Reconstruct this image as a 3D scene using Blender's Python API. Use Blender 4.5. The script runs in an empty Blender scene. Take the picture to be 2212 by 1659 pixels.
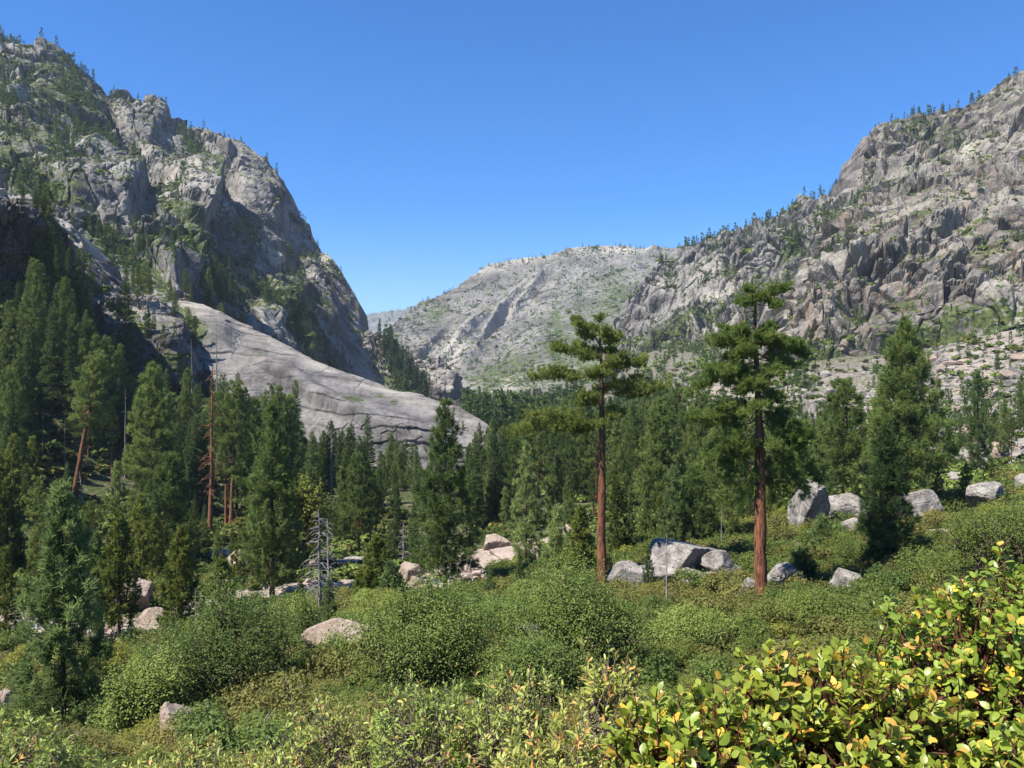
import bpy, math
import numpy as np
from mathutils import Vector

scene = bpy.context.scene
COL = scene.collection
rad = math.radians

# ------------------------------------------------------------------ camera, sky, sun, exposure
FPX, U0, V0 = 1728.0, 1106.0, 829.5          # focal length and centre on a 2212 x 1659 frame
cam_d = bpy.data.cameras.new('camera')
cam_d.sensor_width = 36.0
cam_d.lens = 36.0 * FPX / 2212.0
cam_d.clip_start, cam_d.clip_end = 0.1, 60000.0
cam = bpy.data.objects.new('camera', cam_d)
cam.location = (0, 0, 0)
cam.rotation_euler = (rad(90), 0, 0)
COL.objects.link(cam)
scene.camera = cam

SUN_EL, SUN_AZ = rad(54), rad(-120)           # azimuth measured from the view direction, negative = left
SUN = Vector((math.cos(SUN_EL) * math.sin(SUN_AZ), math.cos(SUN_EL) * math.cos(SUN_AZ), math.sin(SUN_EL)))
world = bpy.data.worlds.new('World')
scene.world = world
world.use_nodes = True
wt = world.node_tree
wt.nodes.clear()
sky = wt.nodes.new('ShaderNodeTexSky')
sky.sky_type = 'NISHITA'
sky.sun_disc = False
sky.sun_elevation = SUN_EL
sky.sun_rotation = SUN_AZ
sky.altitude = 1800.0
sky.air_density = 1.0
sky.dust_density = 0.35
sky.ozone_density = 4.5
hs = wt.nodes.new('ShaderNodeHueSaturation')
hs.inputs['Saturation'].default_value = 1.46
hs.inputs['Hue'].default_value = 0.507
hs.inputs['Value'].default_value = 1.0
bg = wt.nodes.new('ShaderNodeBackground')
bg.inputs['Strength'].default_value = 0.094
wo = wt.nodes.new('ShaderNodeOutputWorld')
wt.links.new(sky.outputs[0], hs.inputs['Color'])
wt.links.new(hs.outputs[0], bg.inputs['Color'])
wt.links.new(bg.outputs[0], wo.inputs['Surface'])

sun_d = bpy.data.lights.new('sun', 'SUN')
sun_d.energy = 5.0
sun_d.angle = rad(0.5)
sun_d.color = (1.0, 0.95, 0.87)
sun = bpy.data.objects.new('sun', sun_d)
sun.rotation_euler = SUN.to_track_quat('Z', 'Y').to_euler()
COL.objects.link(sun)

scene.view_settings.view_transform = 'Standard'
scene.view_settings.look = 'None'
scene.view_settings.exposure = 1.15
scene.view_settings.gamma = 1.0
try:
    cy = scene.cycles
    cy.max_bounces = 6
    cy.diffuse_bounces = 3
    cy.glossy_bounces = 2
    cy.transmission_bounces = 4
    cy.transparent_max_bounces = 4
    cy.volume_bounces = 0
    cy.caustics_reflective = False
    cy.caustics_refractive = False
    cy.use_denoising = True
    cy.denoising_prefilter = 'ACCURATE'
except Exception:
    pass

# ------------------------------------------------------------------ helpers
RNG = np.random.default_rng(11)


def ray(u, v, D):
    u, v, D = np.broadcast_arrays(np.asarray(u, float), np.asarray(v, float), np.asarray(D, float))
    return np.stack([(u - U0) / FPX * D, D, (V0 - v) / FPX * D], -1)


def project(p):
    p = np.asarray(p, float)
    return U0 + FPX * p[..., 0] / p[..., 1], V0 - FPX * p[..., 2] / p[..., 1]


_perm = np.random.default_rng(5).permutation(256)
_perm = np.concatenate([_perm, _perm, _perm]).astype(np.int32)
_grad = np.random.default_rng(6).normal(size=(256, 3))
_grad = (_grad / np.linalg.norm(_grad, axis=1, keepdims=True)).astype(np.float32)


def perlin(p):
    p = np.asarray(p, np.float32)
    i = np.floor(p).astype(np.int32)
    f = p - i
    i &= 255
    w = f * f * f * (f * (f * 6 - 15) + 10)
    out = 0
    for dx in (0, 1):
        wx = w[..., 0] if dx else 1 - w[..., 0]
        for dy in (0, 1):
            wy = w[..., 1] if dy else 1 - w[..., 1]
            for dz in (0, 1):
                wz = w[..., 2] if dz else 1 - w[..., 2]
                h = _perm[_perm[_perm[(i[..., 0] + dx) & 255] + ((i[..., 1] + dy) & 255)] + ((i[..., 2] + dz) & 255)]
                g = _grad[h]
                out = out + wx * wy * wz * (g[..., 0] * (f[..., 0] - dx) + g[..., 1] * (f[..., 1] - dy) + g[..., 2] * (f[..., 2] - dz))
    return out * 1.6


def fbm(p, octaves=5, gain=0.5, ridged=False):
    p = np.asarray(p, np.float32)
    a, s, tot = 1.0, 0, 0
    for k in range(octaves):
        n = perlin(p + 17.3 * k)
        if ridged:
            n = 1 - 2 * np.abs(n)
        s = s + a * n
        tot += a
        a *= gain
        p = p * 2.03
    return s / tot


def cells(p, facets=False):
    """per point: random value of the nearest cell, and distance to the border of that cell"""
    p = np.asarray(p, np.float32)
    i = np.floor(p).astype(np.int32)
    d1 = np.full(p.shape[:-1], 9.0, np.float32)
    d2 = d1.copy()
    val = np.zeros(p.shape[:-1], np.float32)
    tilt = val.copy()
    for dx in (-1, 0, 1):
        for dy in (-1, 0, 1):
            for dz in (-1, 0, 1):
                c = i + np.array([dx, dy, dz])
                h = _perm[_perm[_perm[c[..., 0] & 255] + (c[..., 1] & 255)] + (c[..., 2] & 255)]
                q = c + 0.5 + 0.45 * _grad[h]
                d = ((p - q) ** 2).sum(-1)
                near = d < d1
                d2 = np.where(near, d1, np.minimum(d2, d))
                val = np.where(near, h / 255.0, val)
                tilt = np.where(near, ((p - q) * _grad[(h + 91) & 255]).sum(-1), tilt)
                d1 = np.where(near, d, d1)
    return val + (0.85 * tilt if facets else 0), np.sqrt(d2) - np.sqrt(d1)


def smooth(a, b, x):
    t = np.clip((x - a) / (b - a), 0, 1)
    return t * t * (3 - 2 * t)


def unit(a):
    return a / np.maximum(np.linalg.norm(a, axis=-1, keepdims=True), 1e-9)


class MB:
    """collects vertices, faces and one tint per vertex, then links them as ONE mesh object"""

    def __init__(self):
        self.v, self.f, self.t, self.n = [], [], [], 0

    def add(self, v, f, tint=0.5):
        v = np.asarray(v, np.float32).reshape(-1, 3)
        f = np.asarray(f, np.int64)
        self.v.append(v)
        self.f.append(f + self.n)
        self.t.append(np.broadcast_to(np.asarray(tint, np.float32), (len(v),)))
        self.n += len(v)

    def mesh(self, name, mats, smooth_shade=False, colour=None):
        me = bpy.data.meshes.new(name)
        v = np.concatenate(self.v)
        me.vertices.add(len(v))
        me.vertices.foreach_set('co', v.ravel())
        fl = [f for f in self.f if len(f)]
        loops = np.concatenate([f.ravel() for f in fl]).astype(np.int32)
        tot = np.concatenate([np.full(len(f), f.shape[1], np.int32) for f in fl])
        start = np.concatenate([[0], np.cumsum(tot)[:-1]]).astype(np.int32)
        me.loops.add(len(loops))
        me.loops.foreach_set('vertex_index', loops)
        me.polygons.add(len(tot))
        me.polygons.foreach_set('loop_start', start)
        me.polygons.foreach_set('loop_total', tot)
        me.polygons.foreach_set('use_smooth', np.full(len(tot), smooth_shade))
        a = me.attributes.new('tint', 'FLOAT', 'POINT')
        a.data.foreach_set('value', np.concatenate(self.t).astype(np.float32))
        if colour is not None:
            c = me.attributes.new('cover', 'FLOAT_COLOR', 'POINT')
            c.data.foreach_set('color', np.concatenate([colour, np.ones((len(v), 1))], 1).astype(np.float32).ravel())
        me.update(calc_edges=True)
        for m in (mats if isinstance(mats, (list, tuple)) else [mats]):
            me.materials.append(m)
        return me

    def build(self, name, mats, parent=None, **kw):
        o = bpy.data.objects.new(name, self.mesh(name, mats, **kw))
        COL.objects.link(o)
        if parent is not None:
            o.parent = parent
        return o


def tag(o, label=None, cat=None, group=None, kind=None):
    if label:
        o['label'] = label
    if cat:
        o['category'] = cat
    if group:
        o['group'] = group
    if kind:
        o['kind'] = kind
    return o


def empty(name, loc):
    o = bpy.data.objects.new(name, None)
    o.location = loc
    COL.objects.link(o)
    return o


def copy_thing(root, name=None):
    r = root.copy()
    if name:
        r.name = name
    COL.objects.link(r)
    for ch in KIDS[root.name]:
        c = ch.copy()
        COL.objects.link(c)
        c.parent = r
    return r


KIDS = {}


# ------------------------------------------------------------------ materials
def mat_new(name):
    m = bpy.data.materials.new(name)
    m.use_nodes = True
    t = m.node_tree
    t.nodes.clear()
    return m, t


def N(t, typ, props=None, **inp):
    n = t.nodes.new(typ)
    for k, v in (props or {}).items():
        setattr(n, k, v)
    for k, v in inp.items():
        key = int(k[1:]) if k[0] == 'i' and k[1:].isdigit() else k.replace('_', ' ')
        s = n.inputs[key]
        if isinstance(v, bpy.types.NodeSocket):
            t.links.new(v, s)
        else:
            s.default_value = v
    return n


def ramp(t, fac, stops):
    n = t.nodes.new('ShaderNodeValToRGB')
    e = n.color_ramp.elements
    while len(e) < len(stops):
        e.new(0.5)
    for k, (p, c) in enumerate(stops):
        e[k].position = p
        e[k].color = (c, c, c, 1) if not isinstance(c, tuple) else (*c, 1)
    t.links.new(fac, n.inputs[0])
    return n.outputs[0]


def math_n(t, op, a, b=0.0, c=0.0):
    return N(t, 'ShaderNodeMath', {'operation': op, 'use_clamp': op == 'MULTIPLY_ADD'}, i0=a, i1=b, i2=c).outputs[0]


def mix(t, fac, a, b):
    n = t.nodes.new('ShaderNodeMix')
    n.data_type = 'RGBA'
    for s, v in ((n.inputs[0], fac), (n.inputs[6], a), (n.inputs[7], b)):
        if isinstance(v, bpy.types.NodeSocket):
            t.links.new(v, s)
        else:
            s.default_value = (*v, 1) if isinstance(v, tuple) else v
    return n.outputs[2]


def noise(t, vec, scale, detail=5.0, rough=0.55):
    return N(t, 'ShaderNodeTexNoise', Vector=vec, Scale=scale, Detail=detail, Roughness=rough).outputs[0]


def rock_material(name, unit_m, dark, mid, light, pale=(0.58, 0.53, 0.45), warm=(0.40, 0.25, 0.13),
                  green_a=(0.030, 0.048, 0.014), green_b=(0.085, 0.10, 0.028), bump_m=0.5, soil=None, bleach=1.0):
    """unit_m: size in metres of the large colour patches"""
    m, t = mat_new(name)
    dark, mid, light, pale, warm = (tuple(c * k for c, k in zip(q, (0.53, 0.525, 0.522))) for q in (dark, mid, light, pale, warm))
    pos = N(t, 'ShaderNodeTexCoord').outputs['Object']
    geo = N(t, 'ShaderNodeNewGeometry')
    nz = N(t, 'ShaderNodeSeparateXYZ', i0=geo.outputs['Normal']).outputs[2]
    cov = N(t, 'ShaderNodeAttribute', {'attribute_name': 'cover'})
    sep = N(t, 'ShaderNodeSeparateColor', i0=cov.outputs['Color'])
    veg, pal, wrm = sep.outputs[0], sep.outputs[1], sep.outputs[2]
    big = noise(t, pos, 1.0 / unit_m, 9, 0.62)
    fine = noise(t, pos, 9.0 / unit_m, 6, 0.6)
    mp = N(t, 'ShaderNodeMapping', Vector=pos, Scale=(7.0 / unit_m, 7.0 / unit_m, 0.7 / unit_m)).outputs[0]
    streak = noise(t, mp, 1.0, 5, 0.6)
    base = ramp(t, big, [(0.39, dark), (0.49, mid), (0.61, light)])
    base = mix(t, ramp(t, fine, [(0.35, 0.45), (0.6, 0.0)]), base, dark)
    # dark water streaks on steep faces
    steep = ramp(t, nz, [(0.25, 1.0), (0.7, 0.0)])
    ds = math_n(t, 'MULTIPLY', steep, ramp(t, streak, [(0.50, 0.0), (0.60, 0.75)]))
    base = mix(t, ds, base, tuple(c * 0.55 for c in dark))
    # rust streaks
    ws = math_n(t, 'MULTIPLY', wrm, ramp(t, streak, [(0.36, 0.9), (0.52, 0.0)]))
    base = mix(t, ws, base, warm)
    # bleached tops
    pf = math_n(t, 'MULTIPLY_ADD', ramp(t, nz, [(0.55, 0.0), (0.9, 0.7 * bleach)]), ramp(t, fine, [(0.42, 0.0), (0.58, 1.0)]),
                math_n(t, 'MULTIPLY', pal, ramp(t, big, [(0.38, 0.25), (0.56, 1.0)])))
    base = mix(t, pf, base, pale)
    # brush
    gf = math_n(t, 'ADD', veg, math_n(t, 'MULTIPLY', math_n(t, 'SUBTRACT', fine, 0.5), 2.8))
    gf = ramp(t, gf, [(0.44, 0.0), (0.56, 1.0)])
    gcol = mix(t, ramp(t, noise(t, pos, 16.0 / unit_m, 4, 0.6), [(0.42, 0.0), (0.58, 1.0)]), green_a, green_b)
    if soil:
        gcol = mix(t, ramp(t, noise(t, pos, 4.0 / unit_m, 4), [(0.52, 0.0), (0.66, 0.8)]), gcol, soil)
    base = mix(t, gf, base, gcol)
    crack = N(t, 'ShaderNodeTexVoronoi', {'feature': 'DISTANCE_TO_EDGE'}, Vector=pos, Scale=6.0 / unit_m).outputs[0]
    hgt = math_n(t, 'ADD', fine, math_n(t, 'MULTIPLY', ramp(t, crack, [(0.0, 0.0), (0.10, 1.0)]), 0.08))
    hgt = math_n(t, 'ADD', hgt, math_n(t, 'MULTIPLY', streak, 0.5))
    bmp = N(t, 'ShaderNodeBump', Height=hgt, Distance=bump_m, Strength=0.9)
    b = N(t, 'ShaderNodeBsdfPrincipled', Base_Color=base, Roughness=0.88, Normal=bmp.outputs[0])
    b.inputs['Specular IOR Level'].default_value = 0.2
    t.links.new(b.outputs[0], N(t, 'ShaderNodeOutputMaterial').inputs[0])
    return m


def leaf_material(name, col_a, col_b, transl=0.3, rough=0.55, spec=0.25, vary=0.35, accent=None):
    """col_a..col_b by the tint of each leaf, a little brightness change per plant"""
    m, t = mat_new(name)
    col_a, col_b = tuple(c * 1.25 for c in col_a), tuple(c * 1.25 for c in col_b)
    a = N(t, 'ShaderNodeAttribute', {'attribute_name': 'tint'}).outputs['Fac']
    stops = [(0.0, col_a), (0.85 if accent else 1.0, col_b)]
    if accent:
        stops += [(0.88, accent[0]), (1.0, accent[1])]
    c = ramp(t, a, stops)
    r = N(t, 'ShaderNodeObjectInfo').outputs['Random']
    hv = N(t, 'ShaderNodeHueSaturation', Color=c, Value=math_n(t, 'MULTIPLY_ADD', r, vary * 2, 1 - vary))
    hv2 = t.nodes.new('ShaderNodeMath')
    hv2.operation = 'MULTIPLY_ADD'
    t.links.new(r, hv2.inputs[0])
    hv2.inputs[1].default_value = -0.03
    hv2.inputs[2].default_value = 0.512
    t.links.new(hv2.outputs[0], hv.inputs['Hue'])
    vm = t.nodes.new('ShaderNodeMath')
    vm.operation = 'MULTIPLY_ADD'
    t.links.new(r, vm.inputs[0])
    vm.inputs[1].default_value = vary * 2
    vm.inputs[2].default_value = 1 - vary
    t.links.new(vm.outputs[0], hv.inputs['Value'])
    b = N(t, 'ShaderNodeBsdfPrincipled', Base_Color=hv.outputs[0], Roughness=rough)
    b.inputs['Specular IOR Level'].default_value = spec
    tr = N(t, 'ShaderNodeBsdfTranslucent', Color=hv.outputs[0])
    mx = N(t, 'ShaderNodeMixShader', i0=transl, i1=b.outputs[0], i2=tr.outputs[0])
    t.links.new(mx.outputs[0], N(t, 'ShaderNodeOutputMaterial').inputs[0])
    return m


def bark_material(name, col_a, col_b, scale=2.5, upper=None):
    m, t = mat_new(name)
    pos = N(t, 'ShaderNodeTexCoord').outputs['Object']
    mp = N(t, 'ShaderNodeMapping', Vector=pos, Scale=(scale * 2.5, scale * 2.5, scale * 0.45)).outputs[0]
    n = noise(t, mp, 1.0, 6, 0.65)
    c = ramp(t, n, [(0.36, col_a), (0.56, col_b)])
    if upper:                                   # the bark of an old pine is darker towards the top
        at = N(t, 'ShaderNodeAttribute', {'attribute_name': 'tint'}).outputs['Fac']
        c = mix(t, math_n(t, 'MULTIPLY', ramp(t, at, [(0.35, 0.0), (0.85, 1.0)]), ramp(t, n, [(0.36, 0.2), (0.56, 1.0)])), c, upper)
    bmp = N(t, 'ShaderNodeBump', Height=n, Distance=0.12, Strength=0.8)
    b = N(t, 'ShaderNodeBsdfPrincipled', Base_Color=c, Roughness=0.9, Normal=bmp.outputs[0])
    b.inputs['Specular IOR Level'].default_value = 0.15
    t.links.new(b.outputs[0], N(t, 'ShaderNodeOutputMaterial').inputs[0])
    return m


M = {}
M['granite_left'] = rock_material('granite_left', 45.0, (0.095, 0.092, 0.093), (0.265, 0.255, 0.252), (0.49, 0.465, 0.43), bump_m=1.6)
M['granite_right'] = rock_material('granite_right', 40.0, (0.09, 0.08, 0.074), (0.245, 0.222, 0.204), (0.46, 0.415, 0.365), bump_m=1.6)
M['granite_far'] = rock_material('granite_far', 120.0, (0.115, 0.109, 0.112), (0.235, 0.223, 0.223), (0.37, 0.353, 0.34), bump_m=1.6, bleach=0.6)
M['granite_slab'] = rock_material('granite_slab', 16.0, (0.085, 0.082, 0.083), (0.175, 0.167, 0.167), (0.29, 0.278, 0.27), bump_m=0.4, bleach=0.25)
M['granite_painted_shade'] = rock_material('granite_painted_shade', 14.0, (0.045, 0.042, 0.041), (0.085, 0.08, 0.077), (0.20, 0.185, 0.17), bump_m=0.5)  # granite colours darkened so the outcrop's shade is partly painted in
M['boulder'] = rock_material('boulder_granite', 2.6, (0.15, 0.14, 0.135), (0.36, 0.342, 0.322), (0.60, 0.56, 0.505), bump_m=0.12)
M['boulder_pink'] = rock_material('boulder_pink_granite', 2.6, (0.33, 0.25, 0.20), (0.46, 0.35, 0.28), (0.58, 0.46, 0.37), pale=(0.62, 0.52, 0.43), bump_m=0.06)
M['ground'] = rock_material('ground_brush', 14.0, (0.17, 0.155, 0.14), (0.30, 0.27, 0.24), (0.45, 0.40, 0.35), warm=(0.50, 0.36, 0.27),
                            pale=(0.52, 0.44, 0.36), green_a=(0.028, 0.040, 0.012), green_b=(0.075, 0.085, 0.025), bump_m=0.4, soil=(0.17, 0.135, 0.085))
M['needle_fir'] = leaf_material('needle_fir', (0.042, 0.074, 0.024), (0.110, 0.155, 0.046), 0.40, 0.6, 0.1)
M['needle_pine'] = leaf_material('needle_pine', (0.060, 0.100, 0.026), (0.165, 0.212, 0.056), 0.40, 0.6, 0.1)
M['needle_hero'] = leaf_material('needle_long', (0.076, 0.112, 0.026), (0.205, 0.240, 0.056), 0.42, 0.6, 0.1, 0.05)
M['needle_blue'] = leaf_material('needle_blue', (0.085, 0.130, 0.042), (0.215, 0.270, 0.090), 0.45, 0.6, 0.1)
M['needle_cedar'] = leaf_material('needle_cedar', (0.070, 0.095, 0.018), (0.18, 0.20, 0.040), 0.38, 0.6, 0.1)
M['needle_dead'] = leaf_material('needle_dead', (0.07, 0.06, 0.04), (0.16, 0.13, 0.09), 0.1)
M['leaf_oak'] = leaf_material('leaf_oak', (0.066, 0.105, 0.022), (0.180, 0.228, 0.052), 0.35, 0.5, 0.18)
M['leaf_brush'] = leaf_material('leaf_brush', (0.056, 0.084, 0.018), (0.145, 0.178, 0.040), 0.35, 0.55, 0.12)
M['leaf_olive'] = leaf_material('leaf_olive', (0.080, 0.086, 0.022), (0.20, 0.185, 0.050), 0.35, 0.55, 0.12)
M['leaf_yellow'] = leaf_material('leaf_yellow', (0.105, 0.125, 0.02), (0.25, 0.25, 0.05), 0.38, 0.55, 0.12)
M['leaf_manzanita'] = leaf_material('leaf_manzanita', (0.13, 0.185, 0.022), (0.30, 0.35, 0.05), 0.42, 0.36, 0.4, 0.05,
                                    accent=((0.62, 0.34, 0.10), (0.75, 0.52, 0.05)))
M['leaf_chinquapin'] = leaf_material('leaf_chinquapin', (0.15, 0.20, 0.035), (0.36, 0.39, 0.09), 0.38, 0.4, 0.3, 0.06,
                                     accent=((0.58, 0.30, 0.06), (0.68, 0.46, 0.16)))
M['bark_red'] = bark_material('bark_red', (0.045, 0.022, 0.014), (0.235, 0.105, 0.055))
M['bark_hero'] = bark_material('bark_plates', (0.034, 0.016, 0.010), (0.225, 0.092, 0.047), 2.2, (0.085, 0.055, 0.040))
M['bark_brown'] = bark_material('bark_brown', (0.035, 0.025, 0.018), (0.12, 0.080, 0.055))
M['bark_grey'] = bark_material('bark_grey', (0.10, 0.088, 0.078), (0.29, 0.262, 0.235))
M['stem_red'] = bark_material('stem_red', (0.09, 0.030, 0.018), (0.26, 0.115, 0.070), 40.0)
M['stem_tan'] = bark_material('stem_tan', (0.22, 0.16, 0.11), (0.45, 0.36, 0.27), 40.0)

# ------------------------------------------------------------------ terrain
CTRL = np.array([  # u, v, distance: points of the valley floor and its side slopes
    (395, 1592, 42), (135, 1622, 55), (-200, 1600, 50), (725, 1405, 62), (920, 1492, 48), (1220, 1484, 50), (600, 1560, 44),
    (1640, 1302, 76), (1300, 1262, 93), (1440, 1256, 95), (1750, 1145, 110), (2130, 1098, 112), (2212, 1190, 68), (2500, 1150, 80),
    (1500, 1420, 56), (1850, 1330, 62), (2000, 1260, 70), (1960, 1116, 118), (1900, 1240, 86),
    (250, 1372, 100), (740, 1252, 126), (905, 1284, 118), (1090, 1204, 142), (0, 1345, 100), (-300, 1340, 105), (500, 1240, 135),
    (160, 1088, 200), (450, 1155, 170), (860, 1030, 290), (1050, 1015, 310), (1250, 1010, 300), (1200, 1110, 190), (1450, 1060, 210),
    (1500, 950, 330), (1480, 900, 450), (1700, 955, 300), (1850, 1005, 200), (2100, 1022, 172), (2212, 1010, 150), (2212, 950, 220),
    (2000, 905, 320), (2212, 850, 330), (1900, 805, 430), (2212, 700, 480), (2500, 600, 480), (1750, 775, 520), (1500, 800, 620), (1500, 860, 520),
    (1250, 880, 900), (1050, 893, 1000), (1400, 760, 900), (1150, 940, 600), (0, 930, 215), (200, 920, 320), (0, 640, 352),
    (250, 735, 375), (100, 620, 400), (400, 690, 430), (-300, 600, 350), (700, 960, 330), (500, 880, 350), (300, 1000, 260),
    (600, 800, 600), (850, 860, 900), (100, 605, 300), (30, 645, 282), (150, 680, 318), (-60, 665, 262), (-300, 700, 250)], float)
extra = []
for uu in (-900, -300, 300, 900, 1500, 2100, 2700, 3300):
    for D, z in ((1.0, -1.6), (2.2, -1.68), (4, -2.3), (7, -4.2), (12, -7.6), (20, -11.5), (30, -15.0)):
        extra.append((uu, V0 - z / D * FPX, D))
    for D, v in ((2500, 842), (12000, 834)):
        extra.append((uu, v, D))
for uu in (-900, 3300):
    for D, v in ((60, 1300), (150, 1050), (400, 600), (900, 600)):
        extra.append((uu, v, D))
CTRL = np.vstack([CTRL, extra])


def _gkey(u, D):
    return np.stack([np.asarray(u, float) / 420.0, np.log(np.asarray(D, float)) * 2.2], -1)


_K = _gkey(CTRL[:, 0], CTRL[:, 2])
_q = (CTRL[:, 1] - V0) / FPX
_A = np.linalg.norm(_K[:, None] - _K[None], axis=-1)
_w = np.linalg.solve(np.block([[_A + 1e-3 * np.eye(len(_K)), np.ones((len(_K), 1))], [np.ones((1, len(_K))), np.zeros((1, 1))]]), np.append(_q, 0))


def ground_z(x, y):
    x, y = np.broadcast_arrays(np.asarray(x, float), np.asarray(y, float))
    shp = x.shape
    x, y = x.ravel(), y.ravel()
    D = np.maximum(y, 1.0)
    u = np.clip(U0 + FPX * x / D, -900, 3300)
    k = _gkey(u, D)
    out = np.empty(len(x))
    for s in range(0, len(x), 20000):
        out[s:s + 20000] = np.linalg.norm(k[s:s + 20000, None] - _K[None], axis=-1) @ _w[:-1] + _w[-1]
    z = -out * D
    amp = np.clip((D - 8) / 60, 0, 1)
    pp = np.stack([x, y, np.zeros_like(x)], -1)
    z = z + amp * 0.9 * fbm(pp / 13.0, 4)
    z = z + np.clip((D - 130) / 200, 0, 1) * 4.0 * fbm(pp / 55.0, 4)
    return z.reshape(shp)


def ground_at(u, D):
    x = (np.asarray(u, float) - U0) / FPX * D
    return np.stack(np.broadcast_arrays(x, np.asarray(D, float), ground_z(x, D)), -1)


def grid_faces(ny, nx):
    i = np.arange((ny - 1) * (nx - 1))
    a = (i // (nx - 1)) * nx + i % (nx - 1)
    return np.stack([a, a + 1, a + nx + 1, a + nx], -1)


def grid_normals(P):
    du = np.gradient(P, axis=1)
    dv = np.gradient(P, axis=0)
    return unit(np.cross(du, dv))


CREEK = np.array([(-500, 1338, 102), (-150, 1342, 100), (0, 1346, 100), (120, 1358, 99), (250, 1370, 100), (340, 1352, 104), (480, 1310, 113),
                  (620, 1290, 117), (760, 1284, 118), (905, 1282, 118), (1000, 1240, 130), (1090, 1203, 142), (1125, 1190, 150)], float)
CREEK_XYZ = ray(CREEK[:, 0], CREEK[:, 1], CREEK[:, 2])


def creek_dist(x, y):
    best = np.full(np.shape(x), 1e9)
    for a, b in zip(CREEK_XYZ[:-1], CREEK_XYZ[1:]):
        d = b[:2] - a[:2]
        tt = np.clip(((x - a[0]) * d[0] + (y - a[1]) * d[1]) / (d @ d), 0, 1)
        best = np.minimum(best, np.hypot(x - a[0] - tt * d[0], y - a[1] - tt * d[1]))
    return best


def blob(u, v, items):
    s = 0
    for (bu, bv, ru, rv, amt, *ang) in items:
        c, sn = math.cos(rad(ang[0] if ang else 0)), math.sin(rad(ang[0] if ang else 0))
        a = (u - bu) * c + (v - bv) * sn
        b = -(u - bu) * sn + (v - bv) * c
        s = s + amt * np.exp(-(a / ru) ** 2 - (b / rv) ** 2)
    return s


def make_ground():
    s = np.linspace(-1.6, 1.6, 520)
    D = np.concatenate([np.linspace(-6, 6, 12, endpoint=False), np.geomspace(6, 10800, 560)])
    X = s[None] * (D[:, None] + 8)
    Y = np.repeat(D[:, None], len(s), 1)
    Z = ground_z(X, Y)
    cd = creek_dist(X, Y)
    Z = Z - 1.2 * smooth(5.5, 2.0, cd)
    far = smooth(140, 220, Y)
    P = np.stack([X, Y, Z], -1)
    blk, edge = cells(P / np.array([3.0, 3.0, 2.0]))
    near_cr = smooth(14, 4, cd)
    P[..., 2] += near_cr * (blk - 0.5) * 1.2
    uu, vv = project(np.where(Y[..., None] > 1, P, np.array([0, 1, -9])))
    talus = blob(uu, vv, [(1900, 880, 260, 70, 1.0, -8), (2130, 780, 130, 70, .8, -15), (1600, 860, 130, 45, .7), (2120, 950, 110, 40, .5), (1480, 690, 60, 30, .6)]) * (Y > 160)
    rock_l = blob(uu, vv, [(150, 600, 60, 40, .8), (200, 690, 90, 25, .6), (330, 690, 60, 30, .7), (300, 640, 70, 20, .5)]) * (Y > 300)
    veg = 1.0 - 0.75 * near_cr - 0.5 * np.clip(talus + rock_l, 0, 1) + 0.3 * fbm(P / 30.0, 3)
    veg = np.where((uu < 800) & (Y > 150) & (Y < 300), 1.0, veg)
    veg = veg - 0.5 * smooth(330, 480, Y)
    pal = np.clip(near_cr * 0.7 + 0.8 * np.clip(talus + rock_l, 0, 1), 0, 1)
    mb = MB()
    mb.add(P.reshape(-1, 3), grid_faces(*Z.shape))
    col = np.stack([veg, pal, near_cr], -1).reshape(-1, 3)
    tag(mb.build('ground', M['ground'], smooth_shade=True, colour=col), kind='structure')


make_ground()

LOFTS = {}


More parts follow.
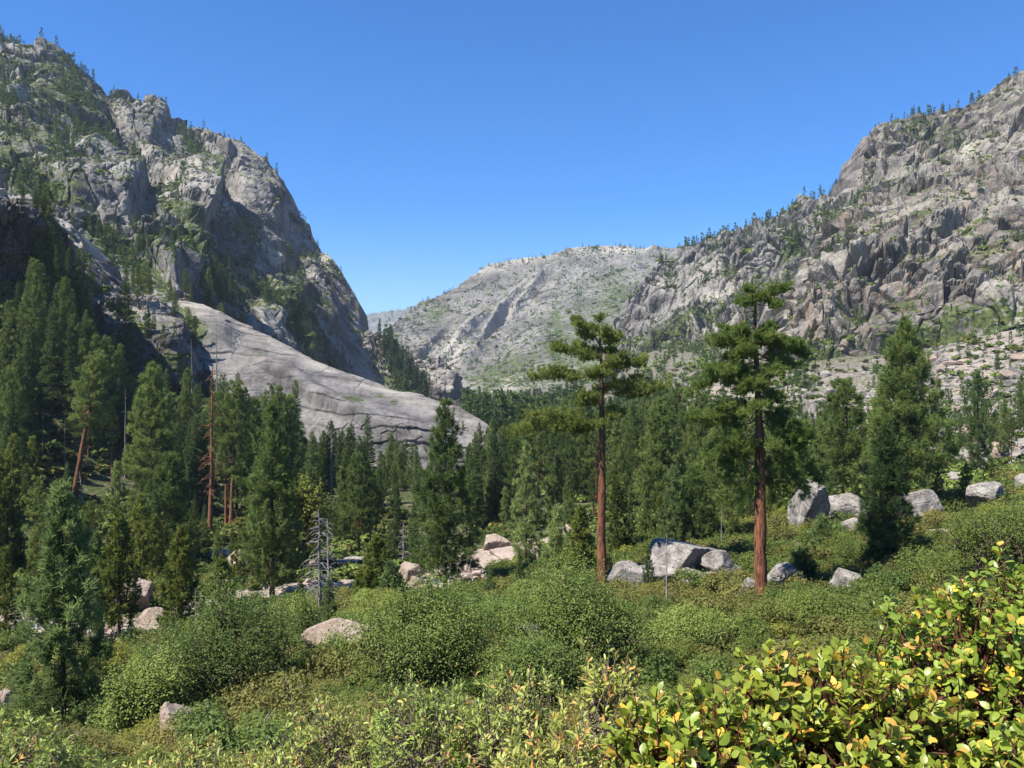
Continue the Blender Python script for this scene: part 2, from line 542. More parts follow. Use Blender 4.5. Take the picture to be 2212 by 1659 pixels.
def loft(name, rails, du, rows, mat, disp, back=((60, -25), (240, -180)), bumps=(), veg=(), pale=(), warm=(), veg_base=0.0, sm=0.05,
         warm_base=0.15, pale_base=0.1, slope_veg=0.35, fade=None):
    """rails run bottom to top: lists of (u, v, distance).  A real surface with a back, roughened in three dimensions."""
    rails = [np.array(r, float) for r in rails]
    u = np.arange(rails[0][0, 0], rails[0][-1, 0] + 0.1, du)
    V = np.stack([np.interp(u, r[:, 0], r[:, 1]) for r in rails])
    D = np.stack([np.interp(u, r[:, 0], r[:, 2]) for r in rails])
    ks = np.linspace(0, 1, len(rails))
    t = np.linspace(0, 1, rows)
    VV = np.stack([np.interp(t, ks, V[:, i]) for i in range(len(u))], 1)
    DD = np.stack([np.interp(t, ks, D[:, i]) for i in range(len(u))], 1)
    w = max(1, int(rows * sm))
    if w > 1:
        ker = np.hanning(2 * w + 1)
        ker /= ker.sum()
        pad = np.pad(DD, ((w, w), (0, 0)), mode='reflect', reflect_type='odd')
        DD = np.stack([np.convolve(pad[:, i], ker, 'valid') for i in range(len(u))], 1)
    UU = np.repeat(u[None], rows, 0)
    P = ray(UU, VV, DD)
    prev = P[-1]
    extra_rows = []
    for (dd, dz) in back:
        nxt = P[-1] + np.array([0, dd, dz])
        for k in (0.33, 0.66, 1.0):
            extra_rows.append(prev + (nxt - prev) * k)
        prev = nxt
    P = np.concatenate([P, np.stack(extra_rows)], 0)
    UU = np.concatenate([UU, np.repeat(UU[-1:], len(extra_rows), 0)])
    VV = np.concatenate([VV, np.repeat(VV[-1:], len(extra_rows), 0)])
    Nn = grid_normals(P)
    flip = -1.0 if (Nn[:rows] * P[:rows]).sum(-1).mean() > 0 else 1.0
    # smooth the direction of displacement so that it does not fold
    Nn = unit(Nn * flip + 0.35 * unit(np.array([0, -1.0, 0.35])))
    amt = np.zeros(P.shape[:2])
    for (bu, bv, ru, rv, h, ang, kind) in bumps:
        c, sn = math.cos(rad(ang)), math.sin(rad(ang))
        a = ((UU - bu) * c + (VV - bv) * sn) / ru
        b = (-(UU - bu) * sn + (VV - bv) * c) / rv
        if kind == 'cliff':          # rises slowly from its left end, breaks off at its right end
            g = np.clip(1 + a, 0, 2) / 2 * smooth(1.15, 0.75, a) * (a > -1) * 0.6
            amt += h * g * smooth(1.0, 0.5, np.abs(b))
        else:
            amt += 0.8 * h * smooth(1.0, 0.1, np.hypot(a, b))
    fd = 1.0 if fade is None else (1 - 0.8 * smooth(fade[0], fade[1], UU))[..., None]
    low = smooth(0.0, 0.16, np.minimum(np.arange(P.shape[0]) / rows, 1.0))[:, None, None]
    fd = fd * (0.1 + 0.9 * low)
    P = P + Nn * amt[..., None] * fd
    P = P + Nn * disp(P, UU, VV)[..., None] * fd
    N2 = grid_normals(P) * flip
    nz = N2[..., 2]
    sv = slope_veg * smooth(0.45, 0.8, nz) + veg_base
    vg = np.clip(sv + blob(UU, VV, veg) if len(veg) else sv, 0, 0.68)
    pl = np.clip(pale_base + (blob(UU, VV, pale) if len(pale) else 0), 0, 1) * np.ones_like(nz)
    wm = np.clip(warm_base + (blob(UU, VV, warm) if len(warm) else 0), 0, 1) * np.ones_like(nz)
    mb = MB()
    f = grid_faces(*P.shape[:2])
    mb.add(P.reshape(-1, 3), f[:, ::-1] if flip < 0 else f)
    o = mb.build(name, M[mat], smooth_shade=False, colour=np.stack([vg, pl, wm], -1).reshape(-1, 3))
    tag(o, kind='structure')
    LOFTS[name] = (P[:rows], N2[:rows], UU[:rows], VV[:rows], vg[:rows])
    return o


def crag(scale, ridge, block, fine, stretch=(1, 1, 1), ang=0.0):
    """rough rock: ridges of size scale (m), fractured blocks and small roughness; heights in metres"""
    c, s = math.cos(rad(ang)), math.sin(rad(ang))

    def f(P, U, V):
        Q = np.stack([P[..., 0] * c + P[..., 2] * s, P[..., 1], -P[..., 0] * s + P[..., 2] * c], -1) / np.array(stretch)
        Q = Q + 0.25 * scale * np.stack([perlin(P / scale * 0.9 + k) for k in (3.1, 7.7, 11.3)], -1)
        d = ridge * fbm(Q / scale, 5, 0.42, ridged=True)
        v1, e1 = cells(Q / (scale * 0.42), True)
        v2, e2 = cells(Q / (scale * 0.16), True)
        rough = 0.3 + 1.0 * smooth(-0.22, 0.25, fbm(P / (scale * 1.7) + 9.7, 3))
        d = d + rough * block * ((v1 - 0.5) * 1.3 - 0.7 * smooth(0.10, 0.0, e1)) + rough * fine * ((v2 - 0.5) * 1.5 - 0.6 * smooth(0.12, 0.0, e2))
        return d + fine * 1.2 * rough * fbm(P / (scale * 0.12), 4)
    return f


def sheeted(P, U, V):
    """peeling sheets of granite: broad swells, lips where a sheet ends, a few open joints"""
    s = (P[..., 2] * 0.85 + P[..., 1] * 0.25 + 0.12 * P[..., 0]) / 6.5 + 1.3 * fbm(P / 42.0, 4)
    k = np.floor(s)
    fr = s - k
    lip = smooth(0.0, 0.10, fr) * (1 - 0.75 * fr) * (0.4 + 0.9 * perlin(np.stack([k * 3.7, P[..., 0] / 25.0, P[..., 1] / 60.0], -1)).clip(-0.3, 1))
    j = (P[..., 0] * 0.9 + P[..., 2] * 0.5) / 16.0 + 0.9 * fbm(P / 30.0 + 5.0, 3)
    joint = smooth(0.05, 0.0, np.abs(j - np.round(j))) * smooth(-0.05, 0.2, perlin(P / 22.0 + 8.0))
    steep = smooth(880, 960, V) * smooth(420, 560, U)
    v1, e1 = cells(P / np.array([7.0, 7.0, 9.0]), True)
    return 2.2 * fbm(P / 34.0, 4, 0.4) + 1.6 * lip - 0.35 * joint + 0.25 * fbm(P / 3.5, 4) + steep * (0.8 * (v1 - 0.5) - 0.2 * smooth(0.08, 0, e1))


# the long bare slab that runs down from the left
loft('granite_slab',
     [[(318, 800, 385), (420, 850, 365), (500, 920, 345), (700, 1000, 315), (880, 1040, 300), (1000, 1060, 300), (1060, 1050, 303), (1102, 1000, 318)],
      [(318, 730, 398), (420, 760, 375), (500, 850, 352), (700, 915, 324), (880, 975, 306), (1000, 1000, 304), (1060, 995, 306), (1102, 975, 318)],
      [(318, 690, 420), (420, 700, 405), (500, 760, 380), (700, 850, 342), (880, 905, 322), (1000, 945, 314), (1060, 955, 311), (1102, 972, 319)],
      [(318, 656, 440), (390, 655, 440), (439, 660, 438), (484, 679, 432), (539, 708, 422), (595, 735, 412), (670, 772, 400), (744, 802, 388),
       (823, 831, 375), (921, 862, 360), (991, 883, 350), (1043, 907, 338), (1080, 938, 326), (1102, 968, 320)]],
     1.5, 230, 'granite_slab', sheeted, back=((40, -6), (90, -40), (150, -90)),
     bumps=[(720, 870, 170, 26, 5, 24, 'dome'), (610, 800, 120, 22, 5, 26, 'dome'), (470, 720, 60, 45, 6, 20, 'dome'), (900, 945, 110, 20, 4, 22, 'dome'),
            (520, 840, 40, 60, 7, 80, 'cliff')],
     veg=[(400, 690, 35, 22, 1.1, 30), (430, 730, 22, 16, .9), (385, 745, 30, 14, .8), (765, 868, 22, 10, 1.0), (820, 858, 12, 6, .8), (850, 870, 12, 5, .8), (400, 790, 40, 22, 1), (560, 770, 26, 8, .6, 25)],
     pale=[(600, 745, 150, 14, .8, 26), (850, 850, 150, 12, .7, 20), (430, 668, 50, 14, .9, 15), (1000, 910, 70, 16, .6, 30)], slope_veg=0.0, warm_base=0.05)

# rocky ledge with brush above the left forest
loft('granite_ledge',
     [[(95, 745, 352), (200, 790, 345), (300, 820, 342), (380, 830, 345), (432, 850, 360)],
      [(95, 700, 362), (200, 715, 352), (300, 735, 348), (380, 745, 350), (432, 800, 362)],
      [(95, 660, 385), (200, 648, 380), (300, 655, 380), (380, 690, 380), (432, 760, 372)],
      [(95, 640, 410), (150, 628, 412), (200, 636, 412), (260, 640, 412), (310, 648, 410), (350, 668, 405), (390, 690, 395), (432, 740, 380)]],
     1.6, 150, 'granite_slab', crag(26, 3.0, 2.4, 0.8, (1.4, 1, 0.8), -20), back=((30, -4), (80, -40)),
     bumps=[(240, 650, 20, 22, 6, 0, 'cliff'), (350, 715, 40, 35, 7, 20, 'cliff'), (190, 690, 60, 25, 5, 10, 'dome')],
     veg=[(160, 690, 30, 20, .9), (265, 680, 40, 14, .9, 15), (300, 715, 35, 12, .7), (120, 650, 40, 12, .7), (370, 790, 40, 25, 1), (200, 760, 70, 20, 1)],
     pale=[(300, 690, 80, 30, .6), (180, 665, 60, 15, .6)], slope_veg=0.2)

# outcrop in shade at the left edge
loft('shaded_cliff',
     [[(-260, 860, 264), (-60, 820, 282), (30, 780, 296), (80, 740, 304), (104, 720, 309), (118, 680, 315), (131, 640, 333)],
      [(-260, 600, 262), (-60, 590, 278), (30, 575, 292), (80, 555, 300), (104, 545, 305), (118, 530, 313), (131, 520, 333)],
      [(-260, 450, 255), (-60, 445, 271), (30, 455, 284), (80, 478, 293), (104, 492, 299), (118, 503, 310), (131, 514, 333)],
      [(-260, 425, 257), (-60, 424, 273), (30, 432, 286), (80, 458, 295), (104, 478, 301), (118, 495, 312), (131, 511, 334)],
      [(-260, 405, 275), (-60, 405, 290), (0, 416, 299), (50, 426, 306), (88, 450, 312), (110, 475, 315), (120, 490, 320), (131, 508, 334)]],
     1.4, 170, 'granite_painted_shade', crag(22, 1.4, 3.2, 0.9, (0.8, 1, 1.5), 0), back=((12, -3), (25, -30), (60, -60)),
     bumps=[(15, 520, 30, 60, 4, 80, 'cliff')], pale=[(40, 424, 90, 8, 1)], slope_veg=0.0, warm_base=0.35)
loft('granite_ramp',
     [[(85, 640, 372), (150, 660, 372), (200, 655, 372), (262, 650, 380)],
      [(85, 540, 386), (150, 570, 380), (200, 600, 380), (262, 640, 386)],
      [(85, 452, 420), (120, 468, 420), (150, 490, 415), (180, 530, 410), (220, 580, 405), (262, 628, 395)]],
     1.6, 120, 'granite_slab', crag(24, 2.0, 1.6, 0.5, (1.5, 1, 0.8), -50), back=((30, -8), (60, -50)),
     pale=[(150, 510, 40, 50, .9, 50)], veg=[(130, 585, 30, 15, .8), (210, 625, 30, 10, .8), (190, 560, 14, 20, .6)], slope_veg=0.1)

# left mountain
loft('left_mountain',
     [[(-420, 740, 470), (-60, 720, 460), (100, 660, 470), (250, 710, 470), (400, 720, 480), (520, 760, 560), (640, 810, 640), (760, 860, 760), (830, 870, 850), (892, 862, 905)],
      [(-420, 480, 600), (-60, 470, 600), (100, 470, 590), (250, 560, 570), (400, 600, 580), (520, 640, 680), (640, 700, 760), (760, 790, 840), (830, 838, 895), (892, 858, 907)],
      [(-420, 250, 800), (-60, 270, 800), (100, 290, 790), (250, 380, 780), (400, 450, 800), (520, 500, 880), (600, 560, 930), (640, 610, 960), (700, 640, 950), (760, 710, 940), (800, 775, 920), (830, 815, 910), (892, 854, 909)],
      [(-420, 20, 1000), (-60, 55, 1000), (0, 90, 1000), (45, 103, 1000), (108, 116, 1010), (160, 153, 1020), (212, 207, 1035), (238, 234, 1045), (247, 222, 1070), (257, 215, 1080),
       (290, 230, 1090), (335, 245, 1100), (368, 282, 1110), (387, 282, 1120), (465, 311, 1150), (521, 319, 1180), (547, 349, 1190), (573, 382, 1185),
       (603, 434, 1170), (632, 475, 1150), (662, 516, 1120), (688, 560, 1080), (710, 565, 1040), (729, 587, 1030), (755, 624, 1020), (774, 653, 1010), (785, 708, 985),
       (800, 742, 965), (830, 772, 945), (860, 805, 925), (892, 850, 911)]],
     1.5, 460, 'granite_left', crag(95, 17, 9, 3.2, (0.65, 1, 1.6), 38),
     bumps=[(60, 270, 70, 70, 22, 0, 'dome'), (205, 410, 105, 70, 55, 15, 'cliff'), (215, 350, 90, 30, 20, 10, 'dome'), (390, 440, 70, 95, 60, 25, 'cliff'),
            (300, 345, 34, 130, -38, -38, 'dome'), (480, 400, 30, 160, -32, -32, 'dome'), (340, 560, 90, 50, 45, 40, 'cliff'), (560, 420, 60, 120, 26, -28, 'dome'),
            (440, 360, 50, 60, 25, 20, 'cliff'), (690, 620, 75, 55, 28, 15, 'dome'), (700, 650, 50, 70, 22, 40, 'cliff'), (600, 590, 60, 28, -18, 30, 'dome'),
            (590, 660, 40, 60, 24, 30, 'cliff'), (300, 250, 50, 60, 25, 20, 'cliff'), (240, 270, 18, 60, -25, -35, 'dome'), (100, 420, 50, 90, -20, -30, 'dome')],
     veg=[(140, 230, 90, 110, .34, 40), (110, 180, 50, 60, .2), (60, 400, 60, 30, .9, 35), (90, 430, 40, 60, .8, -20), (160, 480, 40, 25, .7, 40), (290, 380, 22, 80, .5, -38),
          (240, 560, 60, 25, 1.0, 40), (300, 600, 70, 20, 1.0, 35), (420, 600, 70, 20, .9, 30), (520, 510, 40, 28, 1.0, 40), (470, 560, 60, 16, .8, 30), (500, 620, 60, 24, .9, 30),
          (620, 690, 22, 50, .9, -30), (660, 740, 40, 18, .9, 40), (620, 560, 30, 10, .9, 35), (440, 400, 20, 70, .5, -32), (30, 330, 14, 40, .8), (830, 800, 18, 30, .9, -30), (560, 650, 25, 30, .7), (330, 520, 30, 30, .5), (200, 300, 80, 70, .2, 40), (380, 520, 16, 50, .7, -35), (680, 790, 50, 14, .8, 30), (740, 820, 40, 12, .8, 30)],
     veg_base=0.07, fade=(650, 770), pale=[(60, 250, 40, 50, .9), (180, 350, 90, 14, .8), (385, 395, 40, 24, 1.0, 20), (390, 450, 50, 40, .5), (470, 440, 40, 40, .6), (560, 540, 40, 14, .9, 35), (590, 560, 36, 10, .9, 35),
           (705, 568, 30, 6, 1), (690, 640, 30, 40, .5), (290, 235, 40, 20, .6), (460, 330, 60, 25, .5), (530, 620, 60, 14, .7, 35)],
     warm=[(380, 590, 22, 40, .9, -35), (270, 240, 25, 30, .7), (565, 420, 16, 50, .6, -30), (360, 560, 30, 20, .5), (735, 640, 20, 30, .4)])

# dark little buttresses in the gap
loft('gap_buttress',
     [[(770, 860, 905), (800, 850, 905), (850, 840, 912), (884, 835, 925)],
      [(770, 740, 945), (793, 720, 945), (815, 735, 942), (840, 752, 940), (858, 770, 938), (870, 800, 935), (884, 828, 930)]],
     1.4, 70, 'granite_left', crag(40, 7, 5, 2, (0.5, 1, 1.8), 10), back=((40, -15), (120, -90)),
     veg=[(845, 770, 20, 10, .7), (810, 820, 15, 20, .8)], pale=[(800, 715, 14, 10, .5)])
loft('granite_knob',
     [[(884, 870, 985), (930, 885, 980), (970, 895, 978), (1004, 900, 985)],
      [(884, 825, 1005), (930, 830, 998), (970, 850, 990), (1004, 890, 988)],
      [(884, 800, 1030), (900, 789, 1030), (920, 783, 1030), (939, 780, 1030), (955, 784, 1028), (970, 797, 1022), (985, 826, 1012), (995, 856, 1003), (1004, 885, 992)]],
     1.2, 90, 'granite_left', crag(42, 7, 5, 2, (0.8, 1, 1.3), 20), back=((40, -10), (90, -80)),
     bumps=[(955, 830, 24, 30, 14, 10, 'cliff')], pale=[(925, 810, 30, 30, .7)], warm=[(920, 810, 30, 30, .6)], slope_veg=0.15)

# mountain that closes the valley
loft('far_mountain',
     [[(838, 800, 1750), (900, 860, 1600), (991, 900, 1420), (1060, 915, 1330), (1200, 915, 1280), (1400, 850, 1350), (1500, 820, 1400), (1660, 780, 1500)],
      [(838, 740, 1950), (870, 760, 1850), (991, 810, 1750), (1060, 800, 1750), (1200, 780, 1750), (1400, 740, 1750), (1500, 700, 1800), (1660, 690, 1900)],
      [(838, 722, 2030), (870, 722, 2100), (950, 705, 2200), (1060, 690, 2250), (1200, 660, 2300), (1400, 640, 2300), (1500, 620, 2300), (1660, 610, 2300)],
      [(838, 715, 2060), (860, 700, 2200), (907, 664, 2450), (956, 636, 2550), (1025, 602, 2620), (1060, 581, 2650), (1130, 566, 2700), (1175, 563, 2720), (1205, 553, 2720), (1234, 544, 2750),
       (1270, 541, 2760), (1303, 535, 2780), (1330, 533, 2780), (1355, 531, 2780), (1390, 540, 2760), (1481, 534, 2800), (1560, 530, 2800), (1660, 530, 2800)]],
     1.5, 330, 'granite_far', crag(210, 20, 2.2, 1.1, (0.6, 1, 2.2), -38), back=((150, -20), (500, -250)),
     bumps=[(1120, 650, 140, 26, 45, -42, 'dome'), (1010, 730, 120, 20, 40, -45, 'dome'), (1090, 690, 120, 12, -35, -50, 'dome'), (930, 760, 90, 14, -22, -48, 'dome'), (1010, 770, 60, 30, 30, -30, 'dome')],
     veg=[(1200, 760, 50, 60, .25), (1300, 700, 80, 60, .20), (1080, 800, 60, 30, .3, -20), (1150, 830, 60, 30, .2), (1350, 640, 70, 40, .28), (1200, 740, 14, 50, .6), (1420, 780, 60, 70, .35), (940, 680, 30, 20, .3, -30),
          (1070, 830, 60, 25, .25), (1280, 800, 60, 50, .25)],
     pale=[(1100, 575, 130, 14, .9, -12), (1300, 543, 110, 10, .9), (1000, 745, 90, 28, .6, -45), (1120, 660, 50, 20, .6, -45), (980, 790, 30, 20, .9, -40), (1100, 850, 60, 22, .7, -25), (1440, 540, 60, 5, .8)],
     warm=[(1150, 640, 30, 30, .4, -45), (900, 780, 20, 30, .4), (1100, 850, 70, 25, .4)], veg_base=0.10, slope_veg=0.22, pale_base=0.1)

# distant ridge
loft('distant_ridge',
     [[(560, 800, 6500), (1100, 800, 6500), (1600, 800, 6500)], [(560, 740, 7200), (1100, 740, 7200), (1600, 740, 7200)],
      [(560, 700, 8000), (700, 690, 8000), (779, 685, 8000), (820, 677, 8000), (852, 671, 8000), (880, 665, 8000), (904, 663, 8000), (1000, 658, 8000), (1600, 660, 8000)]],
     3.0, 60, 'granite_far', crag(600, 35, 25, 12, (1, 1, 1.5), 0), back=((800, -20), (2500, -600)), veg_base=0.12)

# cliffs in the middle of the right side
loft('right_cliffs',
     [[(1338, 830, 900), (1426, 800, 850), (1535, 790, 760), (1650, 790, 640), (1760, 790, 545), (1850, 760, 520), (1940, 720, 520)],
      [(1338, 760, 1120), (1426, 705, 1080), (1480, 675, 1050), (1535, 645, 1010), (1608, 622, 970), (1680, 592, 930), (1760, 570, 860), (1850, 540, 760), (1940, 500, 760)],
      [(1338, 740, 1180), (1375, 690, 1150), (1426, 640, 1120), (1480, 600, 1100), (1535, 580, 1060), (1608, 560, 1020), (1680, 530, 990), (1760, 500, 940), (1850, 470, 860), (1940, 440, 850)],
      [(1338, 730, 1200), (1352, 715, 1200), (1375, 660, 1200), (1400, 612, 1210), (1440, 575, 1230), (1481, 541, 1240), (1550, 513, 1230), (1601, 505, 1215), (1644, 487, 1200), (1695, 474, 1190), (1735, 452, 1170),
       (1790, 427, 1150), (1819, 401, 1120), (1848, 379, 1090), (1866, 356, 1070), (1890, 350, 1060), (1940, 340, 1050)]],
     1.5, 330, 'granite_left', crag(75, 14, 9, 3.2, (0.6, 1, 1.75), -12), back=((80, -10), (250, -120)),
     bumps=[(1405, 640, 40, 60, 25, 60, 'cliff'), (1530, 590, 60, 60, 18, 70, 'cliff'), (1620, 550, 60, 50, 16, 60, 'cliff'), (1700, 530, 40, 60, 16, 60, 'cliff'), (1520, 715, 40, 28, 22, -30, 'dome'), (1590, 690, 60, 20, 14, -25, 'dome')],
     veg=[(1480, 720, 90, 26, .7, -28), (1600, 650, 70, 16, .9, -25), (1420, 770, 80, 30, .5), (1680, 650, 60, 22, .7, -30), (1600, 780, 120, 30, .45), (1720, 560, 36, 20, .9, -40), (1640, 700, 30, 20, .6), (1700, 700, 30, 50, .5), (1700, 478, 60, 8, .5, -25), (1560, 520, 60, 8, .4), (1790, 500, 20, 40, .6)],
     pale=[(1560, 650, 50, 10, 1.0, -30), (1580, 600, 40, 24, .5), (1520, 715, 40, 20, .8), (1470, 620, 40, 40, .4), (1780, 440, 40, 10, .6), (1620, 700, 70, 20, .5, -30)],
     warm=[(1570, 600, 50, 30, .45), (1780, 480, 40, 30, .3), (1520, 720, 40, 20, .4)])

# near wall on the right
loft('right_wall',
     [[(1700, 800, 520), (1746, 790, 508), (1790, 800, 500), (1935, 760, 490), (2044, 755, 480), (2212, 700, 470), (2500, 620, 470), (2760, 560, 470)],
      [(1700, 752, 530), (1746, 752, 520), (1790, 764, 512), (1935, 705, 506), (2044, 700, 500), (2212, 640, 490), (2500, 560, 490), (2760, 500, 490)],
      [(1700, 748, 535), (1725, 720, 560), (1746, 670, 580), (1790, 620, 590), (1850, 560, 600), (1935, 520, 600), (2044, 490, 590), (2212, 440, 580), (2500, 350, 580), (2760, 300, 580)],
      [(1700, 746, 538), (1725, 700, 575), (1746, 630, 620), (1790, 560, 680), (1850, 480, 760), (1880, 430, 800), (1935, 380, 800), (2044, 360, 780), (2212, 300, 740), (2500, 200, 740), (2760, 150, 740)],
      [(1700, 744, 540), (1717, 722, 560), (1735, 660, 610), (1753, 601, 670), (1782, 557, 740), (1826, 510, 820), (1864, 455, 880), (1874, 365, 960), (1881, 336, 1000), (1892, 303, 1010), (1913, 277, 1020), (1935, 268, 1025), (2008, 259, 1030),
       (2044, 251, 1020), (2081, 242, 1010), (2117, 226, 1000), (2153, 205, 990), (2172, 195, 985), (2212, 168, 980), (2500, 40, 980), (2760, 0, 980)]],
     1.5, 460, 'granite_right', crag(70, 13, 9.5, 3.6, (1.3, 1, 0.85), -36), back=((80, -10), (250, -120)),
     bumps=[(1790, 700, 70, 60, 16, -50, 'dome'), (1870, 640, 120, 24, 16, -48, 'dome'), (1960, 560, 160, 22, 14, -36, 'dome'), (2080, 470, 150, 24, 18, -32, 'dome'), (1920, 320, 40, 50, 20, 20, 'dome'),
            (2170, 410, 60, 26, 22, -10, 'dome'), (1900, 660, 40, 60, 14, 60, 'cliff'), (2040, 620, 80, 18, 12, -30, 'dome'), (1990, 400, 110, 14, 12, -30, 'dome'), (2170, 660, 60, 30, 10, -10, 'dome')],
     veg=[(2060, 730, 170, 26, 1.1, -15), (1790, 790, 70, 18, 1.0), (1850, 720, 50, 10, .4), (2010, 570, 26, 10, .8), (2090, 500, 30, 10, .6, -30), (2110, 570, 30, 10, .6), (2010, 300, 60, 20, .45), (2060, 330, 50, 20, .4), (1990, 480, 20, 10, .6), (1940, 420, 40, 12, .4), (2180, 610, 40, 12, .6), (1960, 690, 40, 10, .6)],
     pale=[(2180, 660, 60, 30, .9), (2000, 262, 40, 6, 1.0), (2090, 345, 40, 20, .8), (1850, 580, 50, 40, .45, -60), (1930, 300, 30, 20, .5), (1870, 740, 60, 22, .5), (2120, 600, 60, 40, .35)],
     warm=[(1800, 700, 80, 40, .7), (1790, 740, 60, 24, .9), (1930, 660, 60, 40, .7), (1850, 500, 50, 30, .5), (2060, 470, 80, 40, .45), (2170, 570, 60, 40, .45), (2100, 420, 60, 30, .4), (1910, 290, 20, 30, .4)], warm_base=0.26, slope_veg=0.42, veg_base=0.03, pale_base=0.18)

# water of the creek
def make_creek():
    c = CREEK_XYZ
    seg = np.concatenate([[0], np.cumsum(np.linalg.norm(np.diff(c[:, :2], axis=0), axis=1))])
    s = np.arange(0, seg[-1], 0.8)
    line = np.stack([np.interp(s, seg, c[:, k]) for k in range(3)], -1)
    tg = unit(np.gradient(line, axis=0)[:, :2])
    nn = np.stack([-tg[:, 1], tg[:, 0]], -1)
    w = np.linspace(-3.0, 3.0, 12)
    P = np.zeros((len(s), len(w), 3))
    P[..., :2] = line[:, None, :2] + nn[:, None] * w[None, :, None]
    gz = ground_z(line[:, 0], line[:, 1])
    ker = np.hanning(13)
    ker /= ker.sum()
    gz = np.convolve(np.pad(gz, 6, mode='edge'), ker, 'valid')
    P[..., 2] = gz[:, None] - 0.5 + 0.18 * fbm(P / 1.6, 4)
    mb = MB()
    mb.add(P.reshape(-1, 3), grid_faces(len(s), len(w)))
    m, t = mat_new('creek_water')
    pos = N(t, 'ShaderNodeTexCoord').outputs['Object']
    n = noise(t, pos, 0.35, 6, 0.65)
    foam = ramp(t, n, [(0.47, 0.0), (0.58, 1.0)])
    colr = mix(t, foam, (0.05, 0.07, 0.06), (0.82, 0.85, 0.88))
    rg = ramp(t, foam, [(0.0, 0.08), (1.0, 0.6)])
    bmp = N(t, 'ShaderNodeBump', Height=noise(t, pos, 2.0, 4), Distance=0.1)
    b = N(t, 'ShaderNodeBsdfPrincipled', Base_Color=colr, Roughness=rg, Normal=bmp.outputs[0])
    t.links.new(b.outputs[0], N(t, 'ShaderNodeOutputMaterial').inputs[0])
    tag(mb.build('creek_water', m, smooth_shade=True), kind='structure')


make_creek()

# ------------------------------------------------------------------ plant geometry
def tube(mb, pts, radii, sides=5, tint=0.5):
    pts = np.asarray(pts, float)
    radii = np.asarray(radii, float)
    tg = unit(np.gradient(pts, axis=0))
    ref = np.where(np.abs(tg[:, 2:3]) > 0.9, np.array([[1.0, 0, 0]]), np.array([[0, 0, 1.0]]))
    a = unit(np.cross(tg, ref))
    b = np.cross(tg, a)
    an = np.linspace(0, 2 * np.pi, sides, endpoint=False)
    ring = np.cos(an)[None, :, None] * a[:, None] + np.sin(an)[None, :, None] * b[:, None]
    v = pts[:, None] + ring * radii[:, None, None]
    n = len(pts)
    i = np.arange((n - 1) * sides)
    r, k = i // sides, i % sides
    k2 = (k + 1) % sides
    f = np.stack([r * sides + k, r * sides + k2, (r + 1) * sides + k2, (r + 1) * sides + k], -1)
    mb.add(v.reshape(-1, 3), f, tint)


def blades(mb, c, d, size, width, n, spread, rng, tint=0.5, jit=0.25):
    """n narrow needles or blades fanning out of each point c along d"""
    c = np.repeat(c, n, 0)
    d = np.repeat(d, n, 0)
    m = len(c)
    dd = unit(d + spread * rng.normal(size=(m, 3)))
    L = np.repeat(np.broadcast_to(size, (m // n,)), n) * rng.uniform(0.6, 1.15, m)
    w = unit(np.cross(dd, rng.normal(size=(m, 3)))) * (np.repeat(np.broadcast_to(width, (m // n,)), n))[:, None]
    c = c + rng.normal(size=(m, 3)) * (jit * L)[:, None] * 0.5
    tip = c + dd * L[:, None]
    v = np.stack([c - w * 0.6, c + w * 0.6, tip + w * 0.35, tip - w * 0.35], 1)
    f = np.arange(4 * m).reshape(m, 4)
    tt = np.repeat(np.broadcast_to(tint, (m // n,)), n) + rng.uniform(-0.2, 0.2, m)
    mb.add(v.reshape(-1, 3), f, np.repeat(np.clip(tt, 0, 1), 4))


def leaves(mb, c, nrm, size, rng, tint, aspect=0.6):
    """one pointed four-sided leaf at each point"""
    m = len(c)
    nn = unit(nrm + 0.7 * rng.normal(size=(m, 3)))
    a = unit(np.cross(nn, rng.normal(size=(m, 3))))
    b = np.cross(nn, a)
    s = (np.broadcast_to(size, (m,)) * rng.uniform(0.7, 1.2, m))[:, None]
    v = np.stack([c - a * s * 0.5, c + b * s * aspect * 0.5, c + a * s * 0.5 + nn * s * 0.1, c - b * s * aspect * 0.5], 1)
    mb.add(v.reshape(-1, 3), np.arange(4 * m).reshape(m, 4), np.repeat(np.clip(tint, 0, 1), 4))


def limb(mb, p0, p1, r0, rng, droop=0.0, n=6, sides=4, wob=0.04):
    p0, p1 = np.asarray(p0, float), np.asarray(p1, float)
    t = np.linspace(0, 1, n)[:, None]
    L = np.linalg.norm(p1 - p0)
    pts = p0 + (p1 - p0) * t
    pts[:, 2] += droop * L * np.sin(np.pi * t[:, 0])
    pts[1:-1] += rng.normal(size=(n - 2, 3)) * wob * L
    tube(mb, pts, r0 * (1 - 0.8 * t[:, 0]), sides)
    return pts


def trunk_points(h, rng, lean=(0, 0), wob=0.006, n=14):
    t = np.linspace(0, 1, n)
    p = np.zeros((n, 3))
    p[:, 2] = t * h
    w = np.cumsum(rng.normal(size=(n, 2)) * wob * h / 3, 0)
    w -= w[0]
    p[:, :2] = w * 0.6 + np.array(lean)[None] * (t[:, None] * h)
    return p


STYLE = {
    # crown shape exponent, lowest/highest branch angle, tufts per metre of branch, blades, blade length, width, spread
    'fir': dict(shape=0.85, ang=(-18, 25), dens=7.0, blades=5, size=0.55, width=0.085, spread=0.45, up=0.12, flat=0.10, rough=0.28),
    'pine': dict(shape=0.62, ang=(-8, 55), dens=5.0, blades=9, size=0.55, width=0.055, spread=0.75, up=0.55, flat=0.22, rough=0.35),
    'sparse': dict(shape=0.42, ang=(-25, 45), dens=5.2, blades=9, size=0.55, width=0.055, spread=0.75, up=0.5, flat=0.18, rough=0.5),
    'cedar': dict(shape=0.72, ang=(-15, 60), dens=8.0, blades=5, size=0.5, width=0.09, spread=0.5, up=0.35, flat=0.22, rough=0.3),
}


